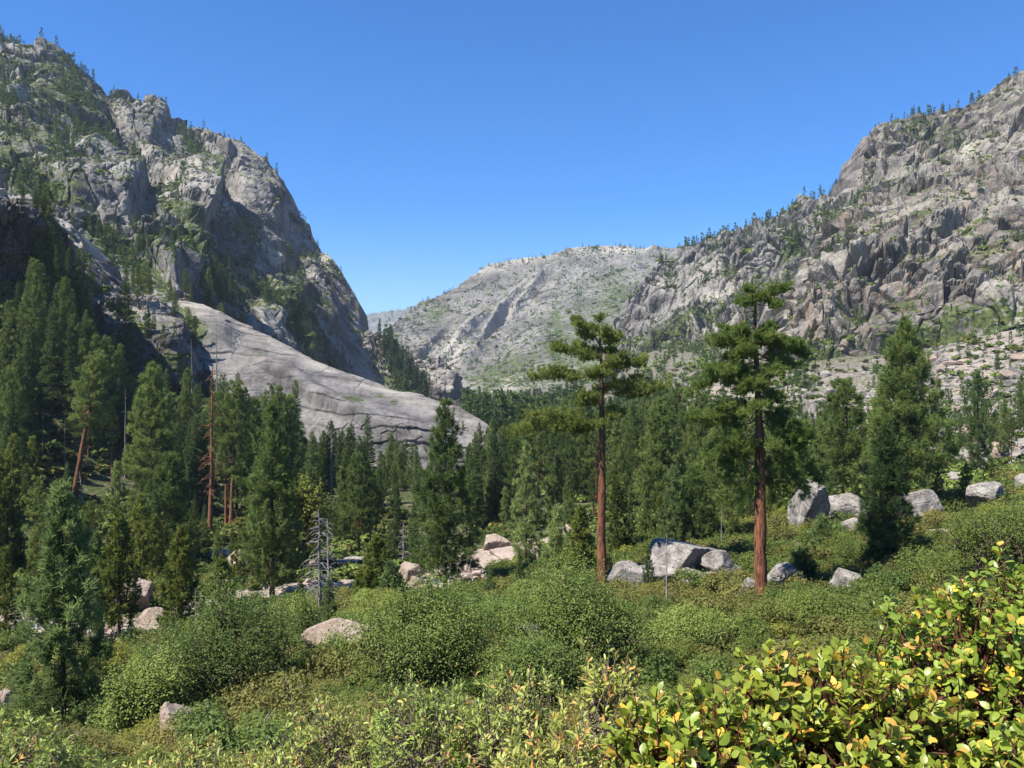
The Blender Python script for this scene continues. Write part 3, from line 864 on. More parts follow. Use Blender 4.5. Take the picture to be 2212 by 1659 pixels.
def conifer(name, seed, h, r, base, style, nbr, needle, bark='bark_brown', r0=None, lean=(0, 0), dead=0, scale=1.0):
    """a conifer of height h and crown radius r standing at the origin: trunk with limbs, and crown"""
    rng = np.random.default_rng(seed)
    st = STYLE[style]
    wood, crown = MB(), MB()
    tp = trunk_points(h, rng, lean)
    r0 = r0 or h * 0.013
    tr = r0 * (1 - np.linspace(0, 1, len(tp)) ** 1.3 * 0.96) * np.where(np.arange(len(tp)) == 0, 1.25, 1.0)
    tube(wood, np.vstack([tp[0] - [0, 0, 1.0], tp]), np.concatenate([[tr[0]], tr]), 8)
    C, Dr, T, S = [], [], [], []
    az = rng.uniform(0, 6.28)
    for i in range(nbr):
        f = (i + rng.uniform()) / nbr
        t = base + (0.985 - base) * f ** 0.9
        z = t * h
        c = np.array([np.interp(z, tp[:, 2], tp[:, k]) for k in range(3)])
        az += 2.4 + rng.normal() * 0.4
        fr = (t - base) / (1 - base)
        prof = (1 - fr) ** st['shape'] * min(1.0, 0.45 + fr * 4.0)
        L = r * prof * rng.uniform(1 - st['rough'], 1.12) + 0.25 * scale
        el = rad(st['ang'][0] + (st['ang'][1] - st['ang'][0]) * fr + rng.normal() * 8)
        d = np.array([math.cos(az) * math.cos(el), math.sin(az) * math.cos(el), math.sin(el)])
        tip = c + d * L
        tip[2] += 0.12 * L
        pts = limb(wood, c, tip, max(0.012, r0 * 0.26 * (L / r) ** 0.8), rng, -0.10, 5, 3)
        m = max(4, int(st['dens'] * L * (1.0 + 0.9 * L / scale / 2.5) / scale))
        s = np.clip(1 - rng.uniform(0, 1, m) ** 1.5 * 0.85, 0.08, 1.0)
        ofs = rng.uniform(-1, 1, m)
        if style != 'fir':                       # needles gather in tufts
            nc = max(2, int(m / 7))
            q = rng.integers(0, nc, m)
            s = np.clip(s[q] + rng.normal(size=m) * 0.05, 0.06, 1.05)
            ofs = ofs[q] + rng.normal(size=m) * 0.14
        k = np.minimum(s, 1.0) * 4
        j = np.minimum(k.astype(int), 3)
        p = pts[j] + (pts[j + 1] - pts[j]) * (k - j)[:, None]
        side = unit(np.cross(d, [0, 0, 1.0]))
        off = (ofs * (0.12 + 0.42 * np.minimum(s, 1.25 - s)) * L)
        p = p + side * off[:, None]
        p[:, 2] += rng.normal(size=m) * st['flat'] * 0.6 * min(L, 2.5 * scale) - 0.10 * np.abs(off)
        dd = unit(d * 0.6 + np.sign(off)[:, None] * side * 0.35 + np.array([0, 0, st['up']]))
        C.append(p)
        Dr.append(dd)
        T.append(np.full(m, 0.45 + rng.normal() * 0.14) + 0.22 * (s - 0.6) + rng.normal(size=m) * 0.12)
        S.append(np.full(m, st['size'] * scale * rng.uniform(0.85, 1.15)))
    # leader
    C.append(tp[-1] + np.stack([rng.normal(size=10) * 0.06, rng.normal(size=10) * 0.06, -np.linspace(0, 0.06, 10) * h], -1))
    Dr.append(np.repeat([[0, 0, 1.0]], 10, 0))
    T.append(np.full(10, 0.6))
    S.append(np.full(10, st['size'] * scale * 0.7))
    C, Dr, T, S = map(np.concatenate, (C, Dr, T, S))
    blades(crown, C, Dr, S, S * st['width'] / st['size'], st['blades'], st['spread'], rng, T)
    for i in range(dead):
        t = rng.uniform(base * 0.45, base * 1.15)
        c = np.array([np.interp(t * h, tp[:, 2], tp[:, k]) for k in range(3)])
        a = rng.uniform(0, 6.28)
        L = r * rng.uniform(0.25, 0.7)
        limb(wood, c, c + np.array([math.cos(a), math.sin(a), rng.uniform(-0.5, 0.1)]) * L, r0 * 0.14, rng, 0.06, 5, 3)
    root = empty(name, (0, 0, 0))
    a = wood.build('trunk', M[bark], root, smooth_shade=True)
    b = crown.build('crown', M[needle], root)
    KIDS[root.name] = [a, b]
    return root


def snag(name, seed, h, r0, nbr, L, bark='bark_grey', lean=(0, 0), droop=-0.25, twigs=3, lo=0.15):
    rng = np.random.default_rng(seed)
    wood = MB()
    br = MB() if nbr > 30 else wood
    tp = trunk_points(h, rng, lean, 0.008)
    tr = r0 * (1 - np.linspace(0, 1, len(tp)) * 0.85)
    tube(wood, np.vstack([tp[0] - [0, 0, 0.8], tp]), np.concatenate([[tr[0]], tr]), 7)
    for i in range(nbr):
        t = lo + (0.97 - lo) * (i + rng.uniform()) / nbr
        c = np.array([np.interp(t * h, tp[:, 2], tp[:, k]) for k in range(3)])
        a = rng.uniform(0, 6.28)
        l = L * (1.1 - t) ** 0.6 * rng.uniform(0.4, 1.1)
        pts = limb(br, c, c + np.array([math.cos(a), math.sin(a), droop + rng.normal() * 0.2]) * l, max(0.012, r0 * 0.2), rng, 0.14, 6, 4, 0.03)
        for k in range(twigs):
            q = pts[rng.integers(2, 6)]
            e = rng.normal(size=3) * [1, 1, 0.6] - [0, 0, 0.3]
            limb(br, q, q + unit(e) * l * rng.uniform(0.15, 0.4), max(0.008, r0 * 0.08), rng, 0, 4, 3)
    root = empty(name, (0, 0, 0))
    a = wood.build('trunk', M[bark], root, smooth_shade=True)
    k = [a]
    if br is not wood:
        k.append(br.build('branches', M[bark], root, smooth_shade=True))
    KIDS[root.name] = k
    return root


def hero_pine(name, seed, h, r0, trunk_pts, limbs, dead, needle, size=0.42):
    """a tall pine whose limbs are set one by one: (height, tip offset xyz, pad radius, tufts)"""
    rng = np.random.default_rng(seed)
    wood, crown = MB(), MB()
    tp = np.array(trunk_pts, float)
    zz = np.linspace(0, tp[-1, 2], 26)
    tp = np.stack([np.interp(zz, tp[:, 2], tp[:, 0]), np.interp(zz, tp[:, 2], tp[:, 1]), zz], -1)
    tr = r0 * (1 - 0.86 * (zz / zz[-1]) ** 1.4)
    tr[0] *= 1.2
    tube(wood, np.vstack([tp[0] - [0, 0, 1.5], tp]), np.concatenate([[tr[0]], tr]) * (1 + 0.05 * rng.normal(size=27)), 14, np.repeat(np.linspace(0, 1, 27), 14))
    for k in range(16):                          # broken stubs
        z = rng.uniform(0.3, 0.95) * zz[-1]
        c = np.array([np.interp(z, zz, tp[:, j]) for j in range(3)])
        a = rng.uniform(0, 6.28)
        limb(wood, c, c + np.array([math.cos(a), math.sin(a), rng.uniform(-0.4, 0.2)]) * rng.uniform(0.7, 1.9), 0.05, rng, 0.05, 4, 4)
    for (z, tip, pr, n, *o) in limbs:
        c = np.array([np.interp(z, zz, tp[:, k]) for k in range(3)])
        e = c + np.array(tip, float)
        L = np.linalg.norm(tip)
        pts = limb(wood, c, e, max(0.04, r0 * 0.10 * (0.6 + L * 0.12)), rng, (o[0] if o else -0.08), 8, 6, 0.02)
        ns = max(3, int(L * 1.6))
        C, Dr, T = [], [], []
        dirn = unit(np.array(tip, float))
        side = unit(np.cross(dirn, [0, 0, 1.0]))
        for k in range(ns):
            s = 0.28 + 0.72 * (k + rng.uniform()) / ns
            j = min(int(s * 7), 6)
            q = pts[j] + (pts[j + 1] - pts[j]) * (s * 7 - j)
            sg = 1 if k % 2 else -1
            lt = pr * rng.uniform(0.5, 1.1) * (0.6 + 0.7 * math.sin(math.pi * min(s, 0.95)))
            tw = unit(dirn * rng.uniform(0.3, 0.9) + side * sg * rng.uniform(0.3, 1.0) + np.array([0, 0, rng.uniform(-0.1, 0.5)]))
            tpz = limb(wood, q, q + tw * lt, 0.035, rng, 0.06, 4, 3, 0.06)
            m = max(4, int(2.0 * n / ns))
            st = rng.uniform(0.15, 1.05, m)
            C.append(q + tw * (lt * st)[:, None] + rng.normal(size=(m, 3)) * [pr * 0.26, pr * 0.26, pr * 0.20])
            Dr.append(unit(tw * 0.55 + np.array([0, 0, 0.8]) + rng.normal(size=(m, 3)) * 0.3))
            T.append(np.full(m, 0.45 + rng.normal() * 0.15) + rng.normal(size=m) * 0.13)
        blades(crown, np.concatenate(C), np.concatenate(Dr), size, 0.040, 17, 0.55, rng, np.concatenate(T), 0.12)
    for (z, tip) in dead:
        c = np.array([np.interp(z, zz, tp[:, k]) for k in range(3)])
        L = np.linalg.norm(tip)
        pts = limb(wood, c, c + np.array(tip, float), 0.07, rng, -0.06, 7, 5, 0.03)
        for k in range(4):
            q = pts[rng.integers(2, 7)]
            limb(wood, q, q + (unit(np.array(tip, float)) + rng.normal(size=3) * 0.7) * L * 0.25, 0.03, rng, 0, 4, 3)
    root = empty(name, (0, 0, 0))
    a = wood.build('trunk', M['bark_hero'], root, smooth_shade=True)
    b = crown.build('crown', M[needle], root)
    KIDS[root.name] = [a, b]
    return root


def bush_mesh(seed, rx, ry, h, nl, size, lobes=9, aspect=0.6, fill=0.45, spread=0.66):
    """leaves spread through a lumpy mound; returns stems and foliage collectors"""
    rng = np.random.default_rng(seed)
    fol, stem = MB(), MB()
    cen = []
    for k in range(lobes):
        a = rng.uniform(0, 6.28)
        q = math.sqrt(rng.uniform(0, 1)) * spread
        cen.append((rx * q * math.cos(a), ry * q * math.sin(a), h * (0.26 + 0.42 * rng.uniform() * (1.15 - q)), rng.uniform(0.24, 0.48)))
    cen = np.array(cen)
    for c in cen:
        limb(stem, (c[0] * 0.15, c[1] * 0.15, -0.1 * h), c[:3] + [0, 0, 0.1 * h], 0.02 * h + 0.012, rng, 0.05, 6, 4, 0.05)
        for k in range(4):
            e = unit(rng.normal(size=3) + [0, 0, 0.6])
            limb(stem, c[:3], c[:3] + e * np.array([rx, ry, h]) * c[3] * 0.95, 0.008 * h + 0.006, rng, 0, 4, 3, 0.06)
    idx = rng.integers(0, lobes, nl)
    d = unit(rng.normal(size=(nl, 3)))
    d[:, 2] = np.where(d[:, 2] < -0.35, -d[:, 2], d[:, 2])
    q = 1 - fill * rng.uniform(0, 1, nl) ** 1.6
    bump = 1 + 0.34 * perlin(d * 2.3 + idx[:, None] * 7.1) + 0.18 * perlin(d * 6.0 + idx[:, None] * 3.3)
    R = np.array([rx, ry, h]) * cen[idx, 3:4]
    p = cen[idx, :3] + d * R * (q * bump)[:, None]
    keep = p[:, 2] > -0.05 * h
    p, d, idx, q = p[keep], d[keep], idx[keep], q[keep]
    lt = rng.uniform(0.35, 0.65, lobes)
    tint = lt[idx] + rng.normal(size=len(p)) * 0.16
    leaves(fol, p, d + [0, 0, 0.6], size, rng, tint, aspect)
    return stem, fol


def bush(name, seed, rx, ry, h, nl, size, mat, bark='bark_brown', **kw):
    st, fo = bush_mesh(seed, rx, ry, h, nl, size, **kw)
    root = empty(name, (0, 0, 0))
    a = st.build('stems', M[bark], root)
    b = fo.build('foliage', M[mat], root)
    KIDS[root.name] = [a, b]
    return root


def boulder_mesh(seed, size, planes=13, sub=40, rough=0.05, sharp=26.0, cut=None):
    """a faceted block: the cut of some random planes, edges worn"""
    rng = np.random.default_rng(seed)
    nu, nv = sub * 2, sub
    th = np.linspace(0, 2 * np.pi, nu, endpoint=False)
    ph = np.linspace(0.0, np.pi, nv)
    d = np.stack([np.sin(ph)[:, None] * np.cos(th)[None], np.sin(ph)[:, None] * np.sin(th)[None], np.repeat(np.cos(ph)[:, None], nu, 1)], -1).reshape(-1, 3)
    nn = unit(rng.normal(size=(planes, 3)))
    off = rng.uniform(0.62, 1.0, planes)
    if cut is not None:
        nn = np.vstack([nn, unit(np.array([c[:3] for c in cut], float))])
        off = np.concatenate([off, [c[3] for c in cut]])
    inv = np.maximum(d @ nn.T, 0.0) / off
    r = 1.0 / np.maximum((inv ** sharp).sum(1) ** (1 / sharp), 0.7)
    p = d * r[:, None]
    p = p * (1 + rough * fbm(p * 2.2 + seed * 3.1, 5))[:, None]
    v, e = cells(p * 1.7 + seed)
    p = p * (1 - rough * 0.6 * smooth(0.06, 0.0, e))[:, None]
    p = p * np.array(size) * 0.5
    i = np.arange((nv - 1) * nu)
    a, k = i // nu, i % nu
    k2 = (k + 1) % nu
    f = np.stack([a * nu + k, (a + 1) * nu + k, (a + 1) * nu + k2, a * nu + k2], -1)
    mb = MB()
    mb.add(p, f)
    cov = np.zeros((len(p), 3))
    cov[:, 1] = 0.15
    cov[:, 2] = 0.3
    return mb, cov

# ------------------------------------------------------------------ labels
ORD = ['', 'second ', 'third ', 'fourth ', 'fifth ', 'sixth ', 'seventh ', 'eighth ', 'ninth ', 'tenth ', 'eleventh ', 'twelfth ', 'thirteenth ',
       'fourteenth ', 'fifteenth ', 'sixteenth ', 'seventeenth ', 'eighteenth ', 'nineteenth ', 'twentieth ']
TENS = {2: 'twenty', 3: 'thirty', 4: 'forty', 5: 'fifty'}


def ordinal(k):
    if k < 20:
        return ORD[k]
    n = k + 1
    if n % 10 == 0:
        return {20: 'twentieth ', 30: 'thirtieth ', 40: 'fortieth ', 50: 'fiftieth '}[n]
    return TENS[n // 10] + '-' + (ORD[n % 10 - 1] if n % 10 > 1 else 'first ')


def label_rows(items):
    """items: (object, phrase, place).  Those that share phrase and place are counted from the left."""
    by = {}
    for o, phrase, place in items:
        by.setdefault((phrase, place), []).append(o)
    for (phrase, place), os_ in by.items():
        os_.sort(key=lambda o: o.location.x / o.location.y)
        for k, o in enumerate(os_):
            if len(os_) == 1:
                o['label'] = f'{phrase} {place}'
            elif k == 0:
                o['label'] = f'leftmost {phrase} {place}'
            elif k == len(os_) - 1:
                o['label'] = f'rightmost {phrase} {place}'
            else:
                o['label'] = f'{ordinal(k)}{phrase} from the left {place}'


# ------------------------------------------------------------------ the two tall bare-trunk pines
def hero_from_pixels(name, seed, D, top, base_u, trunk_uv, limbs, dead, needle, r0, fill):
    g = ground_at(base_u, D)
    tp = [tuple(ray(u, v, D) - g) for (u, v) in trunk_uv]
    zt = np.array([p[2] for p in tp])
    xt = np.array([p[0] for p in tp])
    if zt[0] > 0:
        tp = [(tp[0][0], 0, 0)] + tp
    rng = np.random.default_rng(seed)
    L = []
    for (v, ut, vt, pr, n, *o) in limbs:
        z = (V0 - v) / FPX * D - g[2]
        e = ray(ut, vt, D) - g
        c = np.array([np.interp(z, zt, xt), 0, z])
        tip = e - c
        tip[1] = (o[1] if len(o) > 1 else rng.uniform(-1.2, 1.2))
        L.append((z, tip, pr, n, *(o[:1])))
    for (v, ln, az, el, pr, n) in fill:                # limbs towards and away from the viewer
        z = (V0 - v) / FPX * D - g[2]
        a = rad(az)
        L.append((z, (ln * math.sin(a), -ln * math.cos(a), ln * math.tan(rad(el))), pr, n))
    dd = []
    for (v, ut, vt) in dead:
        z = (V0 - v) / FPX * D - g[2]
        c = np.array([np.interp(z, zt, xt), 0, z])
        tip = ray(ut, vt, D) - g - c
        tip[1] = rng.uniform(-0.8, 0.8)
        dd.append((z, tip))
    o = hero_pine(name, seed, zt[-1], r0, tp, L, dd, needle)
    o.location = g
    return o


pa = hero_from_pixels('ponderosa_pine', 21, 93.0, 700, 1302,
    [(1302, 1262), (1299, 1150), (1301, 1000), (1300, 900), (1299, 800), (1296, 730), (1292, 704)],
    [(735, 1262, 722, 1.2, 60), (730, 1330, 728, 1.1, 70), (745, 1238, 688, 0.7, 60, 0.1), (750, 1240, 702, .6, 40, .1), (765, 1195, 752, 1.3, 110), (770, 1250, 745, 1.3, 80), (790, 1385, 778, 1.4, 110),
     (800, 1340, 768, 1.2, 80), (805, 1150, 815, 1.6, 160, -.02), (800, 1200, 805, 1.5, 110), (838, 1432, 832, 1.5, 120), (832, 1380, 818, 1.4, 90), (845, 1410, 848, 1.2, 70), (868, 1250, 868, 1.2, 70), (880, 1338, 890, 1.0, 50),
     (910, 1100, 938, 1.6, 190, 0.04), (905, 1150, 902, 1.7, 150, .03), (912, 1205, 918, 1.6, 100), (915, 1245, 935, 1.2, 60)],
    [(800, 1335, 805), (870, 1250, 858), (900, 1252, 916), (930, 1345, 938), (935, 1262, 950), (960, 1280, 1000), (770, 1322, 800), (1050, 1325, 1040), (980, 1320, 1010)],
    'needle_hero', 0.56, [(725, 1.8, 20, 12, 1.0, 50), (760, 2.6, 160, 8, 1.2, 70), (790, 2.6, 30, 0, 1.2, 60), (840, 3.0, 170, 0, 1.3, 70), (815, 2.5, -30, 4, 1.2, 60), (870, 2.0, -150, 0, 1.1, 50), (712, 1.2, 200, 10, .8, 40), (745, 2.0, 70, 15, 1.0, 50), (775, 2.2, -80, 10, 1.1, 60), (800, 3.0, -10, -4, 1.2, 70), (830, 2.4, 60, -6, 1.1, 50), (850, 2.4, -60, -8, 1.2, 60), (905, 2.6, -30, -10, 1.2, 60), (890, 2.0, 40, -12, 1.0, 40), (700, .8, 0, 50, .6, 30)])
tag(pa, 'tall pine with a straight bare trunk and layered flat tufts, left of the split boulders', 'pine tree', 'tall bare-trunk pines')

pb = hero_from_pixels('ponderosa_pine', 22, 76.0, 620, 1646,
    [(1646, 1305), (1642, 1200), (1643, 1100), (1641, 950), (1637, 850), (1634, 780), (1630, 700), (1633, 640), (1638, 625)],
    [(650, 1692, 628, 1.0, 80, .05), (648, 1606, 655, 0.9, 70), (655, 1670, 660, 0.9, 50), (640, 1620, 628, .8, 40), (745, 1545, 740, 1.3, 120), (755, 1575, 712, 1.2, 80), (742, 1590, 772, 1.2, 80), (740, 1745, 765, 1.2, 120, .06), (735, 1700, 742, 1.2, 90),
     (760, 1722, 790, .9, 50), (780, 1500, 850, 1.4, 150, .04), (790, 1530, 800, 1.3, 110), (800, 1570, 822, 1.3, 110), (810, 1600, 850, 1.2, 80), (870, 1490, 900, 1.3, 120, -.02), (880, 1540, 920, 1.2, 90), (860, 1560, 880, 1.1, 80),
     (870, 1745, 960, 1.4, 130, .06), (885, 1712, 1000, 1.4, 120, .08), (900, 1775, 1050, 1.3, 130, .12), (950, 1740, 1075, 1.3, 110, .1), (880, 1700, 920, 1.2, 90), (830, 1668, 860, 1.0, 50), (965, 1700, 1060, 1.1, 80, .08),
     (930, 1570, 1000, 1.2, 80, .05), (900, 1530, 1000, 1.4, 130, .1), (940, 1560, 1085, 1.3, 120, .12), (925, 1600, 1015, 1.2, 80, .1), (980, 1690, 1095, 1.2, 80, .1), (990, 1610, 1090, 1.1, 60, .1)],
    [(672, 1600, 676), (680, 1590, 700), (830, 1695, 868), (760, 1700, 790), (885, 1585, 930), (905, 1598, 950), (960, 1612, 985), (1080, 1612, 1100), (1000, 1660, 1020), (1150, 1655, 1165)],
    'needle_hero', 0.60, [(735, 2.0, 20, 8, 1.2, 80), (765, 2.6, -40, 2, 1.2, 90), (800, 2.4, 30, -4, 1.2, 90), (820, 2.2, 170, 0, 1.2, 60), (745, 2.2, 165, 6, 1.1, 60), (835, 2.0, -20, -8, 1.1, 70), (650, 1.0, 10, 15, .7, 40), (720, 1.6, 80, 20, 1.0, 50), (728, 1.6, -70, 20, 1.0, 50), (775, 2.6, 100, -5, 1.2, 70), (790, 2.8, -100, -8, 1.2, 80), (815, 2.4, -20, -12, 1.2, 80), (850, 2.2, 20, -18, 1.1, 60), (870, 3.0, -60, -15, 1.2, 80), (905, 3.2, 60, -25, 1.2, 80), (930, 3.0, 30, -30, 1.1, 60), (940, 2.6, -70, -20, 1.1, 60)])
tag(pb, 'tallest pine with a thick reddish bare trunk, behind the broad-leaved manzanita', 'pine tree', 'tall bare-trunk pines')

# ------------------------------------------------------------------ trees placed one by one
def stand(root, u, D, v_top=None, h=None, turn=0.0, sink=0.0):
    g = ground_at(u, D)
    root.location = g - np.array([0, 0, sink])
    root.rotation_euler = (0, 0, turn)
    if v_top is not None and h:
        want = (V0 - v_top) / FPX * D - g[2]
        root.scale = (want / h,) * 3
    return root


SOLO = [
    # name, label, category, seed, height, radius, crown base, style, limbs, needles, u, distance, top v
    ('young_pine', 'soft green young pine in front at the left edge, taller than the brush around it', 'pine tree', 31, 17, 3.3, 0.05, 'pine', 130, 'needle_blue', 135, 55, 1052),
    ('young_pine', 'broad cone-shaped green pine in the centre, in front of the end of the granite slab', 'pine tree', 32, 26, 5.4, 0.10, 'pine', 150, 'needle_pine', 962, 112, 868),
    ('young_pine', 'large cone-shaped green pine left of the grey two-stemmed snag', 'pine tree', 33, 26, 4.6, 0.10, 'pine', 150, 'needle_pine', 588, 115, 868),
    ('pine_tree', 'round-topped dark pine with a dead tip, between the leaning pine and the reddish trunk', 'pine tree', 34, 17, 5.2, 0.10, 'pine', 100, 'needle_pine', 365, 140, 985),
    ('pine_tree', 'dense dark pine standing right behind the leaning pine', 'pine tree', 35, 32, 6.2, 0.2, 'pine', 150, 'needle_pine', 328, 190, 785),
    ('pine_tree', 'tall full pine on the right with foliage in broad tiers', 'pine tree', 36, 28, 6.4, 0.2, 'pine', 190, 'needle_pine', 1956, 118, 690),
    ('pine_tree', 'thin open pine left of the tiered pine, trunk base beside the dark hollow', 'pine tree', 37, 19, 4.2, 0.22, 'sparse', 110, 'needle_pine', 1822, 125, 822),
    ('young_pine', 'narrow dark bushy pine standing before the tiered pine on the right', 'pine tree', 38, 15, 3.2, 0.04, 'pine', 150, 'needle_fir', 1915, 86, 925),
    ('young_pine', 'slender open pine near the pale block at the right edge', 'pine tree', 39, 20, 3.6, 0.08, 'pine', 90, 'needle_blue', 2112, 150, 800),
    ('pine_tree', 'green pine with soft tiers just right of the first bare-trunk pine', 'pine tree', 40, 24, 5.6, 0.15, 'pine', 170, 'needle_pine', 1425, 150, 862),
    ('pine_tree', 'wide dark pine behind the trunk of the tallest pine', 'pine tree', 41, 20, 5.8, 0.10, 'pine', 160, 'needle_pine', 1545, 140, 925),
    ('young_pine', 'upright green pine between the central cone and the first bare-trunk pine', 'pine tree', 42, 22, 3.6, 0.06, 'pine', 100, 'needle_blue', 1136, 128, 958),
    ('young_pine', 'small bluish pine standing by the pointed boulder', 'pine tree', 43, 5, 1.6, 0.05, 'pine', 40, 'needle_blue', 1776, 96, 1118),
    ('young_pine', 'short bluish pine at the creek, left of the first bare trunk', 'pine tree', 44, 8, 2.4, 0.04, 'pine', 55, 'needle_blue', 1205, 122, 1098),
    ('cedar_tree', 'bright green cedar beside the base of the first bare-trunk pine', 'cedar', 45, 9, 2.4, 0.03, 'cedar', 80, 'needle_cedar', 1256, 104, 1098),
    ('cedar_tree', 'yellow-green cedar on the near bank, right of the grey snag', 'cedar', 46, 9, 2.9, 0.02, 'cedar', 90, 'needle_cedar', 812, 100, 1160),
    ('fir_tree', 'small blue-grey fir in front of the near-bank cedar', 'fir', 47, 6.0, 1.9, 0.02, 'fir', 70, 'needle_blue', 845, 92, 1215),
    ('cedar_tree', 'yellow-green cedar at the creek with a broad base, left of the large cone-shaped pine', 'cedar', 48, 13, 3.1, 0.04, 'cedar', 110, 'needle_cedar', 392, 98, 1140),
    ('cedar_tree', 'tall slim cedar over the white rapids, next to the front pine', 'cedar', 49, 15, 2.6, 0.14, 'cedar', 100, 'needle_cedar', 258, 96, 1110),
    ('cedar_tree', 'dark slim cedar just left of the rapids', 'cedar', 50, 13, 2.2, 0.12, 'cedar', 90, 'needle_pine', 212, 97, 1150),
    ('cedar_tree', 'short rounded cedar between the creek cedar and the large cone-shaped pine', 'cedar', 51, 6.5, 2.2, 0.03, 'cedar', 60, 'needle_cedar', 482, 106, 1215),
    ('oak_tree', 'pale yellow-green oak rising between the large cone-shaped pine and the snag', 'oak', 52, 0, 0, 0, '', 0, '', 645, 128, 1040),
    ('pine_tree', 'mid-height pine with reddish trunk, standing behind the near-bank cedar', 'pine tree', 53, 20, 3.6, 0.3, 'sparse', 80, 'needle_pine', 775, 150, 985),
    ('pine_tree', 'second reddish-trunk pine close behind the near-bank cedar', 'pine tree', 54, 17, 3.4, 0.3, 'sparse', 75, 'needle_pine', 800, 158, 1020),
    ('fir_tree', 'dark narrow fir rising above the boulder ledge on the left slope', 'fir', 55, 30, 3.2, 0.03, 'fir', 150, 'needle_fir', 270, 318, 610),
    ('pine_tree', 'flat-topped pine on the pale ramp beside the shaded outcrop', 'pine tree', 56, 17, 4.2, 0.3, 'sparse', 50, 'needle_pine', 135, 366, 522),
    ('fir_tree', 'greyish fir at the foot of the shaded outcrop', 'fir', 57, 24, 3.6, 0.03, 'fir', 110, 'needle_dead', 68, 322, 596),
    ('pine_tree', 'short green pine at the foot of the split boulders pile, far side', 'pine tree', 58, 12, 4.2, 0.1, 'pine', 80, 'needle_pine', 1500, 118, 1010),
    ('young_pine', 'small dark pine against the grey rock right of the tallest trunk', 'pine tree', 59, 4.2, 2.2, 0.02, 'pine', 60, 'needle_fir', 1732, 84, 1192),
]
for (nm, lab, cat, seed, h, r, base, style, nbr, ndl, u, D, vt) in SOLO:
    if nm == 'oak_tree':
        o = bush(nm, seed, 3.4, 3.4, 10.0, 9000, 0.30, 'leaf_yellow', lobes=22)
        stand(o, u, D, vt, 8.6)
    else:
        o = conifer(nm, seed, h, r, base, style, nbr, ndl, bark='bark_red' if 'reddish' in lab or 'tiers' in lab or 'thin open' in lab else 'bark_brown', dead=6 if base > 0.15 else 2)
        stand(o, u, D, vt, h, turn=seed)
    tag(o, lab, cat)

# leaning pine and dying pine of the left forest
o = conifer('ponderosa_pine', 61, 40, 6.4, 0.55, 'sparse', 90, 'needle_pine', 'bark_red', r0=0.85, lean=(0.17, 0.0), dead=8)
stand(o, 158, 200, 762, 40)
tag(o, 'old pine with a thick reddish trunk leaning to the right, crown yellow-green', 'pine tree')
o = conifer('ponderosa_pine', 62, 33, 3.6, 0.62, 'sparse', 40, 'needle_pine', 'bark_red', r0=0.5, dead=14)
stand(o, 243, 205, 880, 33)
tag(o, 'thin pine with a reddish trunk just right of the leaning pine', 'pine tree')
o = snag('dead_pine', 63, 38, 0.62, 60, 4.4, 'bark_red', droop=-0.3, twigs=4, lo=0.25)
stand(o, 455, 168, 790, 38)
tag(o, 'dying pine with a bare bright reddish trunk and drooping dead twigs, left forest', 'dead tree')

# dead wood
for (lab, seed, h, r0, nb, L, u, D, vt, lean) in [
    ('grey bare snag with many drooping branches, taller of the pair beside the creek', 71, 13, 0.26, 90, 3.2, 692, 94, 1098, (0.02, 0)),
    ('grey bare snag with fewer branches, right of its taller twin beside the creek', 72, 11, 0.20, 64, 2.5, 712, 96, 1120, (-0.03, 0)),
    ('thin dead pole in the brush before the split boulders', 73, 6.6, 0.09, 14, 0.9, 1440, 72, 1150, (0, 0)),
    ('dead pole standing in the oak thicket on the left', 74, 7.5, 0.10, 22, 1.4, 424, 54, 1270, (0, 0)),
    ('broken dead tree with tangled twigs behind the creek, left of the central pine', 75, 7.0, 0.24, 30, 1.6, 872, 135, 1128, (0, 0)),
    ('dark dead pole rising over the granite slab', 76, 24, 0.30, 10, 1.2, 469, 338, 692, (0, 0)),
    ('thin dead pole in front of the left end of the slab', 77, 26, 0.22, 10, 1.0, 415, 300, 732, (0, 0)),
    ('white slender dead trunk in the left forest near the edge', 78, 17, 0.2, 6, 0.8, 92, 215, 885, (0, 0)),
    ('white dead trunk close to the left of the leaning pine', 79, 15, 0.17, 6, 0.7, 140, 214, 905, (0, 0)),
    ('dead grey trunk behind the dense dark pine of the left forest', 80, 20, 0.2, 14, 1.6, 270, 230, 840, (0, 0)),
    ('dead twiggy trunk left of the central cone-shaped pine, under the slab', 81, 14, 0.2, 26, 1.6, 715, 205, 925, (0, 0)),
    ('short dead pole on the talus, left of the tiered pine', 82, 12, 0.16, 8, 0.8, 1690, 260, 800, (0, 0)),
    ('grey dead trunk far right behind the slender open pine', 83, 11, 0.15, 8, 0.8, 2040, 210, 905, (0, 0)),
    ('dead white branch stub at the foot of the leaning pine', 84, 6, 0.14, 10, 1.4, 182, 188, 1020, (0.3, 0)),
    ('thin dead stem under the tallest pine, left of its trunk', 85, 9, 0.1, 10, 0.9, 1558, 110, 1080, (0, 0))]:
    o = snag('dead_tree', seed, h, r0, nb, L, lean=lean)
    stand(o, u, D, vt, h, turn=seed * 1.3)
    tag(o, lab, 'dead tree')

# ------------------------------------------------------------------ the forest
PROTO = {}
def proto(key, *a, **k):
    PROTO.setdefault(key, []).append((conifer(*a, **k), a[2]))


